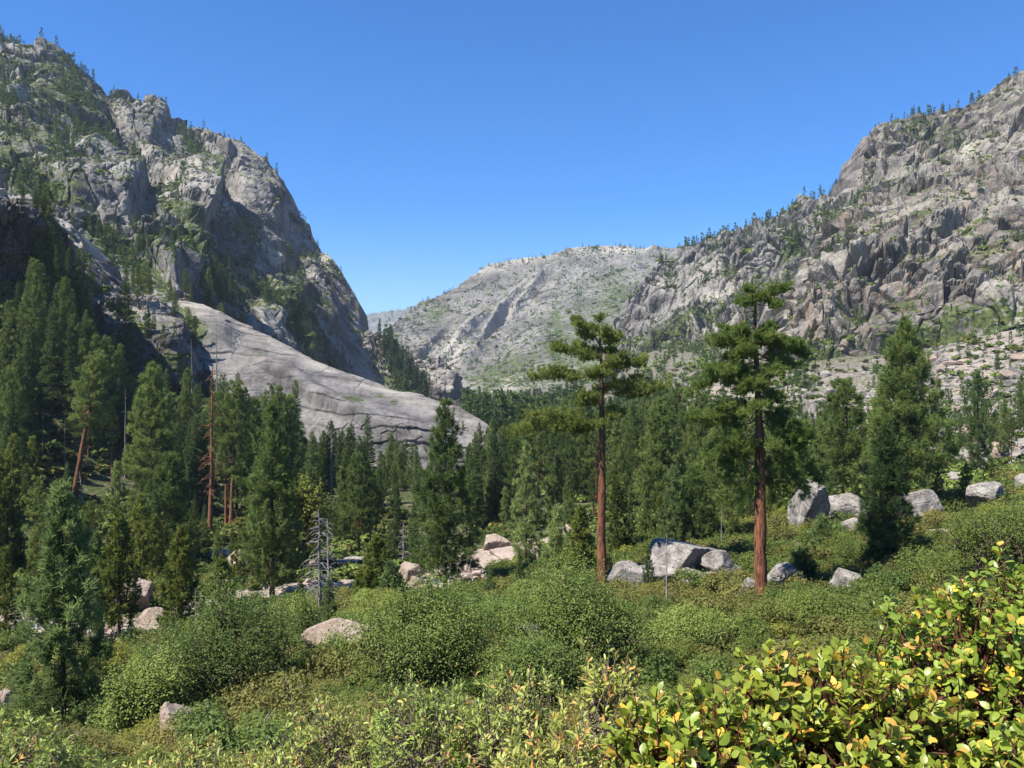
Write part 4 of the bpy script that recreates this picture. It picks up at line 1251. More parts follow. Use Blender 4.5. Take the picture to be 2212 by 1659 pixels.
for k in range(3):
    proto('dark fir', 'fir_tree', 100 + k, 30, 3.6 + 0.4 * k, 0.05, 'fir', 130, 'needle_fir')
for k in range(3):
    proto('green pine', 'pine_tree', 110 + k, 26, 4.0 + 0.5 * k, 0.14, 'pine', 105, 'needle_pine', dead=4)
for k in range(2):
    proto('open pine', 'pine_tree', 120 + k, 28, 4.2, 0.38, 'sparse', 62, 'needle_pine', bark='bark_red', dead=9)
for k in range(2):
    proto('yellow-green cedar', 'cedar_tree', 130 + k, 14, 2.5, 0.06, 'cedar', 80, 'needle_cedar')
for k in range(2):
    proto('bluish young pine', 'young_pine', 140 + k, 15, 2.9, 0.05, 'pine', 80, 'needle_blue')

CAT = {'dark fir': 'fir', 'green pine': 'pine tree', 'open pine': 'pine tree', 'yellow-green cedar': 'cedar', 'bluish young pine': 'pine tree'}
GRP = {k: 'conifers of the valley forest' for k in CAT}
ZONES = [
    # u range, distance range, number, heights, kinds with weights, place
    ((-60, 70), (175, 265), 22, (16, 27), (.7, .2, .1, 0, 0), 'at the left edge under the shaded outcrop'),
    ((-60, 100), (225, 272), 14, (8, 16), (.8, .2, 0, 0, 0), 'against the foot of the shaded outcrop'),
    ((70, 190), (230, 310), 19, (24, 38), (.7, .2, .1, 0, 0), 'behind the leaning pine'),
    ((190, 330), (215, 320), 19, (20, 34), (.6, .25, .15, 0, 0), 'between the leaning pine and the slab'),
    ((330, 470), (190, 310), 19, (18, 34), (.6, .3, .1, 0, 0), 'below the left end of the slab'),
    ((470, 640), (180, 300), 20, (20, 34), (.65, .25, .1, 0, 0), 'below the middle of the slab'),
    ((640, 800), (180, 280), 20, (14, 24), (.55, .35, .1, 0, 0), 'below the dark face of the slab'),
    ((800, 930), (170, 260), 14, (12, 20), (.5, .4, .1, 0, 0), 'left of the central pine before the slab'),
    ((1000, 1110), (170, 330), 20, (16, 25), (.5, .4, .1, 0, 0), 'right of the central pine'),
    ((1110, 1290), (165, 340), 26, (18, 28), (.35, .45, .2, 0, 0), 'left of the first bare trunk'),
    ((1310, 1480), (150, 320), 28, (17, 28), (.25, .5, .25, 0, 0), 'behind the split boulders'),
    ((1480, 1640), (145, 260), 18, (15, 25), (.25, .5, .25, 0, 0), 'left of the tallest trunk'),
    ((1660, 1800), (135, 220), 11, (10, 20), (.2, .5, .3, 0, 0), 'right of the tallest trunk'),
    ((1800, 2000), (150, 240), 8, (9, 17), (.2, .5, .3, 0, 0), 'behind the tiered pine'),
    ((2000, 2240), (150, 260), 12, (8, 16), (.25, .5, .25, 0, 0), 'at the foot of the right talus'),
    ((-40, 100), (112, 190), 12, (8, 19), (.1, .3, .1, .4, .1), 'at the left edge beyond the creek'),
    ((100, 340), (116, 185), 14, (7, 15), (.1, .3, .1, .4, .1), 'around the foot of the leaning pine'),
    ((340, 560), (120, 160), 9, (6, 13), (.1, .3, .1, .4, .1), 'around the foot of the dying pine'),
    ((640, 900), (135, 180), 10, (8, 16), (.1, .4, .2, .2, .1), 'on the far bank behind the snags'),
    ((1010, 1290), (150, 180), 9, (8, 16), (.1, .4, .1, .1, .3), 'on the far bank right of the central pine'),
    ((1330, 1640), (112, 150), 12, (6, 13), (.1, .4, .1, .2, .2), 'close behind the split boulders'),
    ((150, 720), (60, 90), 9, (2.5, 6), (0, .2, 0, .5, .3), 'among the brush at lower left'),
    ((880, 1420), (64, 98), 7, (2.5, 5.5), (0, .3, 0, .4, .3), 'among the brush below the central pine'),
    ((0, 240), (88, 98), 4, (6, 11), (0, .1, 0, .7, .2), 'on the near bank at the left'),
    ((1640, 2200), (100, 150), 12, (3, 8), (0, .4, 0, .3, .3), 'on the brushy right slope'),
]
rng = np.random.default_rng(77)
todo = []
used = set()
for (ur, dr, n, hr, wts, place) in ZONES:
    keys = list(CAT)
    us = ur[0] + (np.arange(n) + rng.uniform(0.1, 0.9, n)) / n * (ur[1] - ur[0])
    for u in us:
        key = keys[rng.choice(5, p=np.array(wts) / sum(wts))]
        D = rng.uniform(*dr)
        h = rng.uniform(*hr)
        root, ph = PROTO[key][rng.integers(len(PROTO[key]))]
        if creek_dist(*ground_at(u, D)[:2]) < 6:
            D += 12
        if root.name in used:
            root = copy_thing(root)
        used.add(root.name)
        root.location = ground_at(u, D)
        root.rotation_euler = (rng.normal() * 0.02, rng.normal() * 0.02, rng.uniform(0, 6.28))
        s = h / ph
        root.scale = (s * rng.uniform(0.85, 1.15), s * rng.uniform(0.85, 1.15), s)
        tag(root, None, CAT[key], GRP[key])
        todo.append((root, key, place))
for (name, n, ur, vr, hr, place) in [('granite_ledge', 16, (100, 425), (640, 760), (9, 22), 'on the rocky ledge above the left forest'), ('granite_ramp', 7, (100, 255), (560, 650), (8, 16), 'on the pale ramp beside the shaded outcrop'),
                                     ('left_mountain', 22, (120, 620), (560, 740), (15, 28), 'on the wooded slope behind the slab'), ('shaded_cliff', 4, (-40, 95), (420, 480), (6, 11), 'on top of the shaded outcrop')]:
    P, Nn, U, V, vg = LOFTS[name]
    ok = np.argwhere((U > ur[0]) & (U < ur[1]) & (V > vr[0]) & (V < vr[1]) & (Nn[..., 2] > 0.25))
    for (i, j) in ok[rng.integers(0, len(ok), n)]:
        key = ['dark fir', 'dark fir', 'green pine', 'open pine'][rng.integers(4)]
        root, ph = PROTO[key][rng.integers(len(PROTO[key]))]
        if root.name in used:
            root = copy_thing(root)
        used.add(root.name)
        s = rng.uniform(*hr) / ph
        root.location = P[i, j] - np.array([0, 0, 0.8])
        root.rotation_euler = (0, 0, rng.uniform(0, 6.28))
        root.scale = (s, s, s)
        tag(root, None, CAT[key], GRP[key])
        todo.append((root, key, place))
label_rows(todo)
for key in PROTO:                      # prototypes that no zone drew
    for root, _ in PROTO[key]:
        if root.name not in used:
            for c in KIDS[root.name]:
                bpy.data.objects.remove(c)
            bpy.data.objects.remove(root)

# ------------------------------------------------------------------ boulders
BOULDERS = [
    # label, u, v (centre), width, height (frame units), distance, seed, material, planes, turn
    ('tan angular boulder in the brush at lower left, right of the front pine', 394, 1576, 92, 92, 42, 1, 'boulder_pink', 9),
    ('broad pale boulder in the brush left of the oak thicket', 728, 1384, 108, 84, 62, 2, 'boulder_pink', 10),
    ('huge grey boulder with a shaded overhanging side, biggest of the split boulders', 1470, 1215, 140, 116, 95, 4, 'boulder', 8),
    ('rounded grey slab boulder arching over a dark hollow, left of the huge boulder', 1383, 1184, 100, 40, 97, 6, 'boulder', 10),
    ('low grey boulder at the left foot of the split boulders beside the bare trunk', 1346, 1232, 86, 54, 93, 8, 'boulder', 11),
    ('small grey boulder peeping over the top of the split boulders', 1440, 1172, 52, 38, 102, 9, 'boulder', 10),
    ('pale boulder behind the right flank of the huge grey boulder', 1556, 1206, 60, 46, 93, 10, 'boulder', 10),
    ('small grey boulder under the huge boulder, low front', 1492, 1250, 66, 34, 93, 11, 'boulder', 12),
    ('brownish small boulder at the right foot of the huge boulder', 1536, 1250, 34, 24, 92, 12, 'boulder_pink', 12),
    ('tan flat boulder in the clearing right of the huge grey boulder', 1580, 1235, 60, 22, 94, 13, 'boulder_pink', 12),
    ('light small block lying in the clearing near the tallest trunk', 1578, 1214, 22, 14, 96, 14, 'boulder', 9),
    ('pointed grey boulder with a dark undercut, right of the tallest trunk', 1742, 1112, 92, 112, 114, 15, 'boulder', 8),
    ('big dark boulder in shade behind the thin open pine', 1822, 1104, 92, 66, 122, 16, 'boulder', 9),
    ('low grey boulder lying before the thin open pine', 1845, 1138, 84, 36, 110, 17, 'boulder', 11),
    ('grey blocky boulder right of the tiered pine trunk', 1994, 1082, 84, 72, 114, 18, 'boulder', 9),
    ('flat pale stone at the left foot of the blocky boulder', 1986, 1108, 52, 20, 110, 19, 'boulder', 11),
    ('pale flat-topped block on the slope near the right edge', 2128, 1078, 88, 50, 112, 20, 'boulder', 8),
    ('small pale block beyond the brush near the slender open pine', 2060, 1034, 44, 20, 152, 21, 'boulder', 9),
    ('grey boulder cut by the right edge of the photo', 2208, 1018, 40, 40, 122, 22, 'boulder', 10),
    ('grey boulder half hidden by brush, right of the tallest trunk base', 1690, 1240, 56, 50, 84, 23, 'boulder', 9),
    ('little grey boulder touching the left of the tallest trunk', 1620, 1258, 30, 30, 82, 24, 'boulder', 10),
    ('grey dome-shaped boulder in the brush below the narrow dark pine', 1836, 1252, 76, 50, 76, 25, 'boulder', 12),
    ('pinkish boulder glowing in the forest left of the first bare trunk', 1222, 1140, 38, 34, 152, 26, 'boulder_pink', 9),
    ('pinkish rock ledge by the rapids, left of the upright green pine', 1072, 1190, 74, 46, 150, 27, 'boulder_pink', 10),
    ('grey low boulder on the near bank below the central pine', 1052, 1272, 54, 28, 110, 28, 'boulder', 12),
    ('white-capped boulder standing alone in the forest under the slab', 815, 1022, 36, 40, 285, 29, 'boulder', 12),
    ('grey rock wedge beside the central pine at the slab foot', 896, 1025, 44, 62, 292, 30, 'boulder', 9),
    ('pale granite wedge showing between the two oak thickets', 1142, 1318, 64, 46, 66, 31, 'boulder', 9),
    ('big round boulder perched on the ledge beside the tall narrow fir', 243, 648, 34, 38, 396, 32, 'boulder', 14),
    ('pink slab step in the creek bed, topmost, right of the snags', 742, 1216, 96, 26, 138, 33, 'boulder_pink', 10),
    ('pink slab step in the creek bed, middle, right of the snags', 752, 1242, 104, 30, 132, 34, 'boulder_pink', 10),
    ('pink slab step in the creek bed, lowest, right of the snags', 742, 1268, 90, 28, 127, 35, 'boulder_pink', 10),
    ('grey rubble boulder above the pink slab steps', 762, 1192, 60, 22, 138, 36, 'boulder', 10),
    ('pale rock between the near-bank cedar and the central pine', 886, 1226, 46, 44, 128, 37, 'boulder_pink', 9),
    ('orange-tinted small rock at the foot of the central pine', 905, 1245, 34, 24, 124, 38, 'boulder_pink', 10),
    ('pink inclined slab beyond the creek, left of the large cone-shaped pine', 505, 1222, 54, 50, 138, 39, 'boulder_pink', 8),
    ('tan rock bank above the white rapids', 285, 1300, 96, 90, 112, 40, 'boulder_pink', 9),
    ('tan low rock right beside the white rapids', 330, 1345, 60, 40, 106, 41, 'boulder_pink', 10),
    ('dark little rock at the lower lip of the rapids', 250, 1390, 40, 20, 98, 42, 'boulder', 10),
    ('white flat rock on the bank at the left edge', 6, 1335, 50, 40, 104, 43, 'boulder_pink', 9),
    ('pale rock in the undergrowth at the far left bank', 70, 1132, 60, 20, 195, 44, 'boulder_pink', 10),
    ('brownish rock at the left edge behind the front pine', 10, 1500, 50, 40, 66, 45, 'boulder_pink', 9),
    ('pink rock terrace under the dying pine', 470, 1195, 60, 24, 146, 46, 'boulder_pink', 9),
    ('small pale stones in the brush below the blocky boulder', 2040, 1150, 46, 14, 98, 47, 'boulder_pink', 10),
    ('dark grey block on the talus left of the tiered pine', 1760, 880, 46, 34, 330, 49, 'boulder', 9),
    ('large pale slab on the talus left of the tiered pine', 1775, 905, 70, 44, 318, 50, 'boulder', 8),
    ('long pale slab showing left of the tallest trunk', 1490, 915, 120, 34, 440, 51, 'boulder_pink', 10),
]
for (lab, u, v, w, h, D, seed, mt, pl) in BOULDERS:
    s = D / FPX
    W, H = w * s, h * s
    cut = [(-0.55, -0.55, 0.63, 0.50), (0.72, -0.62, -0.30, 0.36), (0.2, 0.1, 0.97, 0.62)] if seed in (4,) else ([(0.5, -0.8, -0.45, 0.45)] if seed in (15, 6) else None)
    mb, cov = boulder_mesh(seed, rough=0.075, size=(W * 1.08, max(W, H) * 0.95, H * 1.1), planes=pl, sub=60 if w > 80 else 40 if w > 50 else 26, cut=cut)
    o = mb.build('boulder', M[mt], smooth_shade=False, colour=cov)
    p = ray(u, v, D)
    g = ground_z(p[0], p[1])
    if D < 250 and p[2] - H * 0.5 > g - 0.1 * H:
        p[2] = g + 0.38 * H
    o.location = p
    tag(o, lab, 'boulder')

# talus: six shapes, the blocks that show largest as things, the rest as one mass
rng = np.random.default_rng(303)
TAL = []
for k in range(6):
    mb, cov = boulder_mesh(500 + k, (1.0, 0.85, 0.75), 9, 14)
    TAL.append((mb.mesh('talus_block', M['boulder' if k % 2 else 'boulder_pink'], colour=cov), mb))
TREG = [((1640, 1990), (800, 960), 'on the talus left of the tiered pine'), ((1980, 2240), (740, 900), 'on the upper talus at the right'),
        ((1990, 2240), (880, 1010), 'on the lower talus at the right'), ((1400, 1640), (850, 1000), 'on the slope between the two tall trunks'),
        ((100, 420), (620, 760), 'on the rocky slope above the left forest')]
uvD = CTRL[CTRL[:, 2] > 140]


def slope_points(n, ur, Dr, rng):
    u = rng.uniform(*ur, n)
    D = np.exp(rng.uniform(np.log(Dr[0]), np.log(Dr[1]), n))
    g = ground_at(u, D)
    return g, project(g)


rows, small = [], []
for (ur, vr, place) in TREG:
    g, (pu, pv) = slope_points(5200, ur, (170, 560), rng)
    ok = (pv > vr[0]) & (pv < vr[1])
    clump = fbm(g / 28.0, 3) > -0.12
    g = g[ok & clump][:900]
    size = np.exp(rng.normal(0.15, 0.65, len(g))) * (1.2 if 'left forest' not in place else 1.0)
    size = np.minimum(size, 6.0)
    app = size / g[:, 1]
    order = np.argsort(-app)
    for k, j in enumerate(order):
        if k < 34:
            m = rng.integers(6)
            o = bpy.data.objects.new('boulder', TAL[m][0])
            COL.objects.link(o)
            o.location = g[j] + np.array([0, 0, 0.1 * size[j]])
            o.scale = (size[j] * rng.uniform(0.8, 1.5), size[j], size[j] * rng.uniform(0.6, 1.1))
            o.rotation_euler = (rng.normal() * 0.3, rng.normal() * 0.3, rng.uniform(0, 6.28))
            tag(o, None, 'boulder', 'blocks of the talus slopes')
            rows.append((o, 'grey granite block' if m % 2 else 'warm pale granite block', place))
        else:
            small.append((g[j], size[j]))
label_rows(rows)
mb = MB()
for (g, s) in small:
    k = rng.integers(6)
    v = np.concatenate(TAL[k][1].v)
    a = rng.uniform(0, 6.28)
    c, sn = math.cos(a), math.sin(a)
    v = v * np.array([s * 1.2, s, s * 0.8])
    v = np.stack([v[:, 0] * c - v[:, 1] * sn, v[:, 0] * sn + v[:, 1] * c, v[:, 2]], -1) + g
    mb.add(v, TAL[k][1].f[0])
tag(mb.build('talus_rubble', M['boulder'], colour=np.repeat([[0, 0.3, 0.3]], mb.n, 0)), kind='stuff')

# rubble along the creek
mb = MB()
seg = np.concatenate([[0], np.cumsum(np.linalg.norm(np.diff(CREEK_XYZ[:, :2], axis=0), axis=1))])
for k in range(650):
    s = rng.uniform(0, seg[-1])
    c = np.array([np.interp(s, seg, CREEK_XYZ[:, j]) for j in range(2)]) + rng.normal(size=2) * 6.0
    if c[1] < 20:
        continue
    sz = math.exp(rng.normal(0.1, 0.6))
    q = rng.integers(6)
    a = rng.uniform(0, 6.28)
    v = np.concatenate(TAL[q][1].v) * np.array([sz * 1.5, sz * 1.2, sz * 0.6])
    v = np.stack([v[:, 0] * math.cos(a) - v[:, 1] * math.sin(a), v[:, 0] * math.sin(a) + v[:, 1] * math.cos(a), v[:, 2]], -1)
    mb.add(v + [c[0], c[1], ground_z(c[0], c[1]) - 0.1], TAL[q][1].f[0])
tag(mb.build('creek_rubble', M['boulder_pink'], colour=np.repeat([[0, 0.3, 0.3]], mb.n, 0)), kind='stuff')

# ------------------------------------------------------------------ oak thickets
OAKS = [
    # label, u, D, top v, half width, seed, leaves, material
    ('broad dark green oak thicket below the central pine', 905, 49, 1268, 150, 1, 15000, 'leaf_oak'),
    ('tall green oak thicket below the first bare-trunk pine', 1235, 51, 1218, 150, 2, 15000, 'leaf_oak'),
    ('greyish green oak thicket around the dead pole at lower left', 480, 53, 1268, 170, 3, 15000, 'leaf_oak'),
    ('lower oak bush in front of the tall green oak thicket', 1180, 45, 1370, 120, 4, 9000, 'leaf_oak'),
    ('dark oak bush at the left skirt of the greyish thicket', 330, 47, 1400, 90, 5, 7000, 'leaf_oak'),
    ('rounded oak bush on the brushy slope at the right edge', 2160, 62, 1078, 110, 6, 9000, 'leaf_brush'),
    ('spreading oak bush left of the base of the tallest pine', 1490, 58, 1310, 110, 7, 9000, 'leaf_oak'),
    ('spreading bush right of the base of the tallest pine', 1760, 60, 1278, 120, 8, 9000, 'leaf_brush'),
    ('bright green bush at the foot of the slim cedars, lower left', 235, 74, 1382, 60, 9, 5000, 'leaf_yellow'),
    ('olive bush left of the split boulders, before the bare trunk', 1400, 74, 1262, 70, 10, 5000, 'leaf_olive'),
    ('grey-green bush under the grey snags', 640, 70, 1288, 60, 11, 5000, 'leaf_oak'),
]
for (lab, u, D, vt, hw, seed, nl, mt) in OAKS:
    g = ground_at(u, D)
    H = (V0 - vt) / FPX * D - g[2]
    W = hw * D / FPX
    o = bush('oak_shrub', 700 + seed, W * 1.05, W * 0.85, H * 1.12, int(nl * 1.9), 0.155, mt, 'bark_brown', lobes=34, fill=0.5, spread=0.82)
    o.location = g
    tag(o, lab, 'shrub')

# taller shrubs that break up the brush, six shapes copied over the slope
TALLS = []
for k, (mt, nm) in enumerate([('leaf_oak', 'green'), ('leaf_brush', 'yellowish'), ('leaf_oak', 'green'), ('leaf_olive', 'olive'), ('leaf_brush', 'yellowish'), ('leaf_yellow', 'bright')]):
    TALLS.append((bush('oak_shrub', 740 + k, 2.1, 1.9, 3.0, 11000, 0.145, mt, 'bark_brown', lobes=20 + k, fill=0.5, spread=0.8), nm))
rng = np.random.default_rng(515)
rows, seen = [], set()
for (ur, dr, n, hr, place) in [((60, 420), (46, 80), 9, (1.8, 3.6), 'between the front pine and the creek'), ((420, 760), (58, 92), 9, (1.6, 3.2), 'on the slope left of the broad pale boulder'),
                              ((760, 1100), (56, 96), 10, (1.8, 3.4), 'between the broad dark oak and the central pine'), ((1060, 1400), (60, 88), 9, (1.8, 3.6), 'around the foot of the first bare trunk'),
                              ((1380, 1640), (52, 84), 9, (1.3, 2.4), 'below the split boulders'), ((1660, 1930), (56, 100), 9, (1.4, 3.0), 'between the tallest trunk and the narrow dark pine'),
                              ((1930, 2260), (62, 110), 10, (1.6, 3.4), 'on the brushy slope under the blocky boulder'), ((560, 1500), (36, 48), 8, (1.2, 2.2), 'in the brush just beyond the foreground shrubs')]:
    for u in ur[0] + (np.arange(n) + rng.uniform(0.1, 0.9, n)) / n * (ur[1] - ur[0]):
        D = rng.uniform(*dr)
        g = ground_at(u, D)
        if creek_dist(g[0], g[1]) < 6 or any(abs(u - b[1]) < b[3] * 0.7 + 1.6 / D * FPX and b[5] - 14 < D < b[5] + 4 for b in BOULDERS):
            continue
        k = rng.choice(6, p=[.25, .2, .2, .12, .13, .1])
        root, nm = TALLS[k]
        if root.name in seen:
            root = copy_thing(root)
        seen.add(root.name)
        s = rng.uniform(*hr) / 2.6
        root.location = g - np.array([0, 0, 0.15])
        root.scale = (s * rng.uniform(0.9, 1.35), s * rng.uniform(0.9, 1.2), s)
        root.rotation_euler = (0, 0, rng.uniform(0, 6.28))
        tag(root, None, 'shrub', 'tall shrubs of the slope')
        rows.append((root, f'tall {nm} shrub', place))
label_rows(rows)
for (root, _n) in TALLS:
    if root.name not in seen:
        for c in KIDS[root.name]:
            bpy.data.objects.remove(c)
        bpy.data.objects.remove(root)

# ------------------------------------------------------------------ brush on the near slopes
BRUSH = []
for k, (mt, nm) in enumerate([('leaf_brush', 'green'), ('leaf_brush', 'green'), ('leaf_olive', 'olive'), ('leaf_olive', 'olive'), ('leaf_oak', 'dark green'), ('leaf_yellow', 'yellow-green')]):
    b = bush('brush_shrub', 800 + k, 1.5, 1.4, 1.35, 3600, 0.10, mt, 'bark_grey', lobes=9, aspect=0.45)
    BRUSH.append((b, nm))
BSMALL = [bush_mesh(850 + k, 1.5, 1.4, 1.3, 1150, 0.15, lobes=9)[1] for k in range(6)]
rng = np.random.default_rng(404)
cand = []
for k in range(9000):
    D = math.sqrt(rng.uniform(25 ** 2, 135 ** 2))
    u = rng.uniform(-160, 2380)
    cand.append((D, u))
cand = np.array(cand)
G = ground_at(cand[:, 1], cand[:, 0])
clear = creek_dist(G[:, 0], G[:, 1]) > 7.5
openn = (fbm(G / 9.0, 3) < 0.52) | (G[:, 1] < 60)
G = G[clear & openn]
keep = []
grid = {}
for p in G:
    rr = 1.15 + 0.006 * p[1]
    cx, cyy = int(p[0] // 3), int(p[1] // 3)
    if all(np.hypot(p[0] - q[0], p[1] - q[1]) > rr for i in (-1, 0, 1) for j in (-1, 0, 1) for q in grid.get((cx + i, cyy + j), [])):
        grid.setdefault((cx, cyy), []).append(p)
        keep.append(p)
keep = np.array(keep)
fixed = [(u, v, w, h, D) for (_, u, v, w, h, D, *_r) in BOULDERS]
ku, kv = project(keep)
hide = np.zeros(len(keep), bool)
for (u, v, w, h, D) in fixed:                 # leave the boulders free of brush
    s = keep[:, 1] / FPX
    hide |= (np.abs(ku - u) < w * 0.5 + 0.2 / s) & (keep[:, 1] > D - 1.2 - w * D / FPX * 0.62) & (keep[:, 1] < D + w * D / FPX * 0.5)
keep = keep[~hide]
keep = keep[np.argsort(keep[:, 1])]


def brush_place(u, v):
    col = ('in the lower left corner' if u < 300 else 'below the greyish oak thicket' if u < 640 else 'below the broad dark oak thicket' if u < 1050
           else 'around the tall green oak thicket' if u < 1380 else 'between the tall trunks' if u < 1660 else 'on the right slope' if u < 1950 else 'at the right edge')
    return col


NB = 270
ku, kv = project(keep)
size = np.clip(np.exp(rng.normal(0.0, 0.32, len(keep))), 0.55, 2.0)
tone = fbm(keep / 14.0, 3)
rows = []
first = set()
for i in range(NB):
    p = keep[i]
    t = tone[i] + rng.normal() * 0.18
    kk = 5 if t > 0.42 else (2 + rng.integers(2)) if t > 0.08 else rng.integers(2) if t > -0.3 else 4
    root, nm = BRUSH[kk]
    if root.name in first:
        root = copy_thing(root)
    first.add(root.name)
    root.location = p - np.array([0, 0, 0.1])
    s = size[i]
    root.scale = (s * rng.uniform(0.9, 1.3), s * rng.uniform(0.9, 1.2), s * rng.uniform(0.75, 1.2))
    root.rotation_euler = (0, 0, rng.uniform(0, 6.28))
    tag(root, None, 'shrub', 'shrubs of the near brush slope')
    rows.append((root, f'{nm} mounded shrub', brush_place(ku[i], kv[i]) + (', near row' if p[1] < 36 else ', middle row' if p[1] < 48 else ', far row')))
label_rows(rows)
for (root, _n) in BRUSH:
    if root.name not in first:
        for c in KIDS[root.name]:
            bpy.data.objects.remove(c)
        bpy.data.objects.remove(root)


def clump_mass(name, pts, sizes, tones, rng, mats, protos, flat=1.0):
    mbs = [MB() for _ in mats]
    for p, s, t in zip(pts, sizes, tones):
        src = protos[rng.integers(len(protos))]
        v = np.concatenate(src.v)
        a = rng.uniform(0, 6.28)
        c, sn = math.cos(a), math.sin(a)
        q = np.stack([v[:, 0] * c - v[:, 1] * sn, v[:, 0] * sn + v[:, 1] * c, v[:, 2] * flat * rng.uniform(0.75, 1.25)], -1) * s + p
        tt = np.clip(np.concatenate(src.t) + rng.normal() * 0.12, 0, 1)
        mbs[int(np.clip(t, 0, len(mats) - 1))].add(q, src.f[0], tt)
    for m, mt in zip(mbs, mats):
        if m.n:
            tag(m.build(name, M[mt]), kind='stuff')


rest = keep[NB:]
tt = tone[NB:] + rng.normal(size=len(rest)) * 0.2
clump_mass('brush_cover', rest - [0, 0, 0.1], np.minimum(size[NB:], 1.35) * (1 + 0.003 * rest[:, 1]), np.digitize(tt, [-0.3, 0.05, 0.45]), rng, ['leaf_oak', 'leaf_brush', 'leaf_olive', 'leaf_yellow'], BSMALL)

# brush on the farther slopes and under the forest
BFAR = [bush_mesh(870 + k, 1.6, 1.5, 1.2, 110, 0.62, lobes=5)[1] for k in range(5)]
pts = []
for (n, ur, Dr) in [(1500, (-80, 900), (118, 210)), (500, (-80, 220), (170, 300)), (800, (-80, 800), (200, 310)), (1100, (1000, 2300), (130, 230)), (500, (1550, 2330), (190, 330)), (420, (1650, 2330), (300, 520)), (420, (60, 450), (320, 430)), (700, (1380, 1760), (330, 900)), (500, (900, 1400), (200, 500))]:
    g, (pu, pv) = slope_points(n, ur, Dr, rng)
    ok = (fbm(g / 24.0, 3) > -0.15) & (creek_dist(g[:, 0], g[:, 1]) > 7)
    pts.append(g[ok])
pts = np.concatenate(pts)
sz = np.clip(np.exp(rng.normal(0.1, 0.35, len(pts))), 0.5, 2.2) * (0.75 + pts[:, 1] / 500)
clump_mass('slope_brush', pts, sz, np.digitize(fbm(pts / 40.0, 3) + rng.normal(size=len(pts)) * 0.25, [0.0, 0.4]), rng, ['leaf_oak', 'leaf_brush', 'leaf_olive'], BFAR)

# ------------------------------------------------------------------ trees and brush on the mountains (too many to count)
def far_shape(seed, n):
    """a small ragged conifer of height 1 made of n little sprays"""
    r_ = np.random.default_rng(seed)
    z = 0.08 + 0.9 * r_.uniform(0, 1, n) ** 1.15
    wide = (1 - z) ** 0.75 * r_.uniform(0.75, 1.25) * (0.7 + 0.3 * np.sin(z * r_.uniform(14, 24) + r_.uniform(0, 6)))
    a = r_.uniform(0, 6.28, n)
    q = np.sqrt(r_.uniform(0.1, 1, n)) * wide * 0.17
    c = np.stack([q * np.cos(a), q * np.sin(a), z - 0.25 * q], -1)
    d = unit(np.stack([np.cos(a), np.sin(a), 0.2 + z * 1.2 - 0.5], -1))
    m_ = MB()
    blades(m_, c, d, 0.15 * (26.0 / n) ** 0.25, 0.042 * (120.0 / n) ** 0.6, 1, 0.5, r_, 0.5 + 0.25 * (r_.uniform(size=n) - 0.5), 0.1)
    return np.concatenate(m_.v), m_.f[0], np.concatenate(m_.t)


FAR_LOW = [far_shape(k, 46) for k in range(8)]
FAR_HIGH = [far_shape(20 + k, 190) for k in range(8)]


def far_tree(mb, p, h, rng, tint):
    """a conifer seen from far away, ragged tiers round a stem"""
    v, f, t = (FAR_HIGH if h / p[1] > 0.016 else FAR_LOW)[rng.integers(8)]
    a = rng.uniform(0, 6.28)
    w = h * rng.uniform(0.75, 1.3)
    c, s = math.cos(a) * w, math.sin(a) * w
    q = np.stack([v[:, 0] * c - v[:, 1] * s, v[:, 0] * s + v[:, 1] * c, v[:, 2] * h], -1) + p
    mb.add(q, f, np.clip(t + (tint - 0.5), 0, 1))


def pick(name, n, rng, density):
    P, Nn, U, V, vg = LOFTS[name]
    w = density(U, V, vg, Nn, P) * np.gradient(P[..., 0], axis=1).clip(0.1, 8)
    w = w * smooth(-0.1, 0.25, fbm(P / 45.0 + 3.3, 3)) + 0.02 * w        # in clusters
    w = np.clip(w, 0, None).ravel()
    cs = np.cumsum(w)
    idx = np.searchsorted(cs, rng.uniform(0, cs[-1], n))
    q = P.reshape(-1, 3)[np.clip(idx, 0, len(w) - 1)]
    return q + rng.normal(size=(n, 3)) * [0.5, 0.3, 0.0]


rng = np.random.default_rng(909)
far_mb = MB()


def cut_line(V, lo, hi):
    return smooth(lo, hi, V)


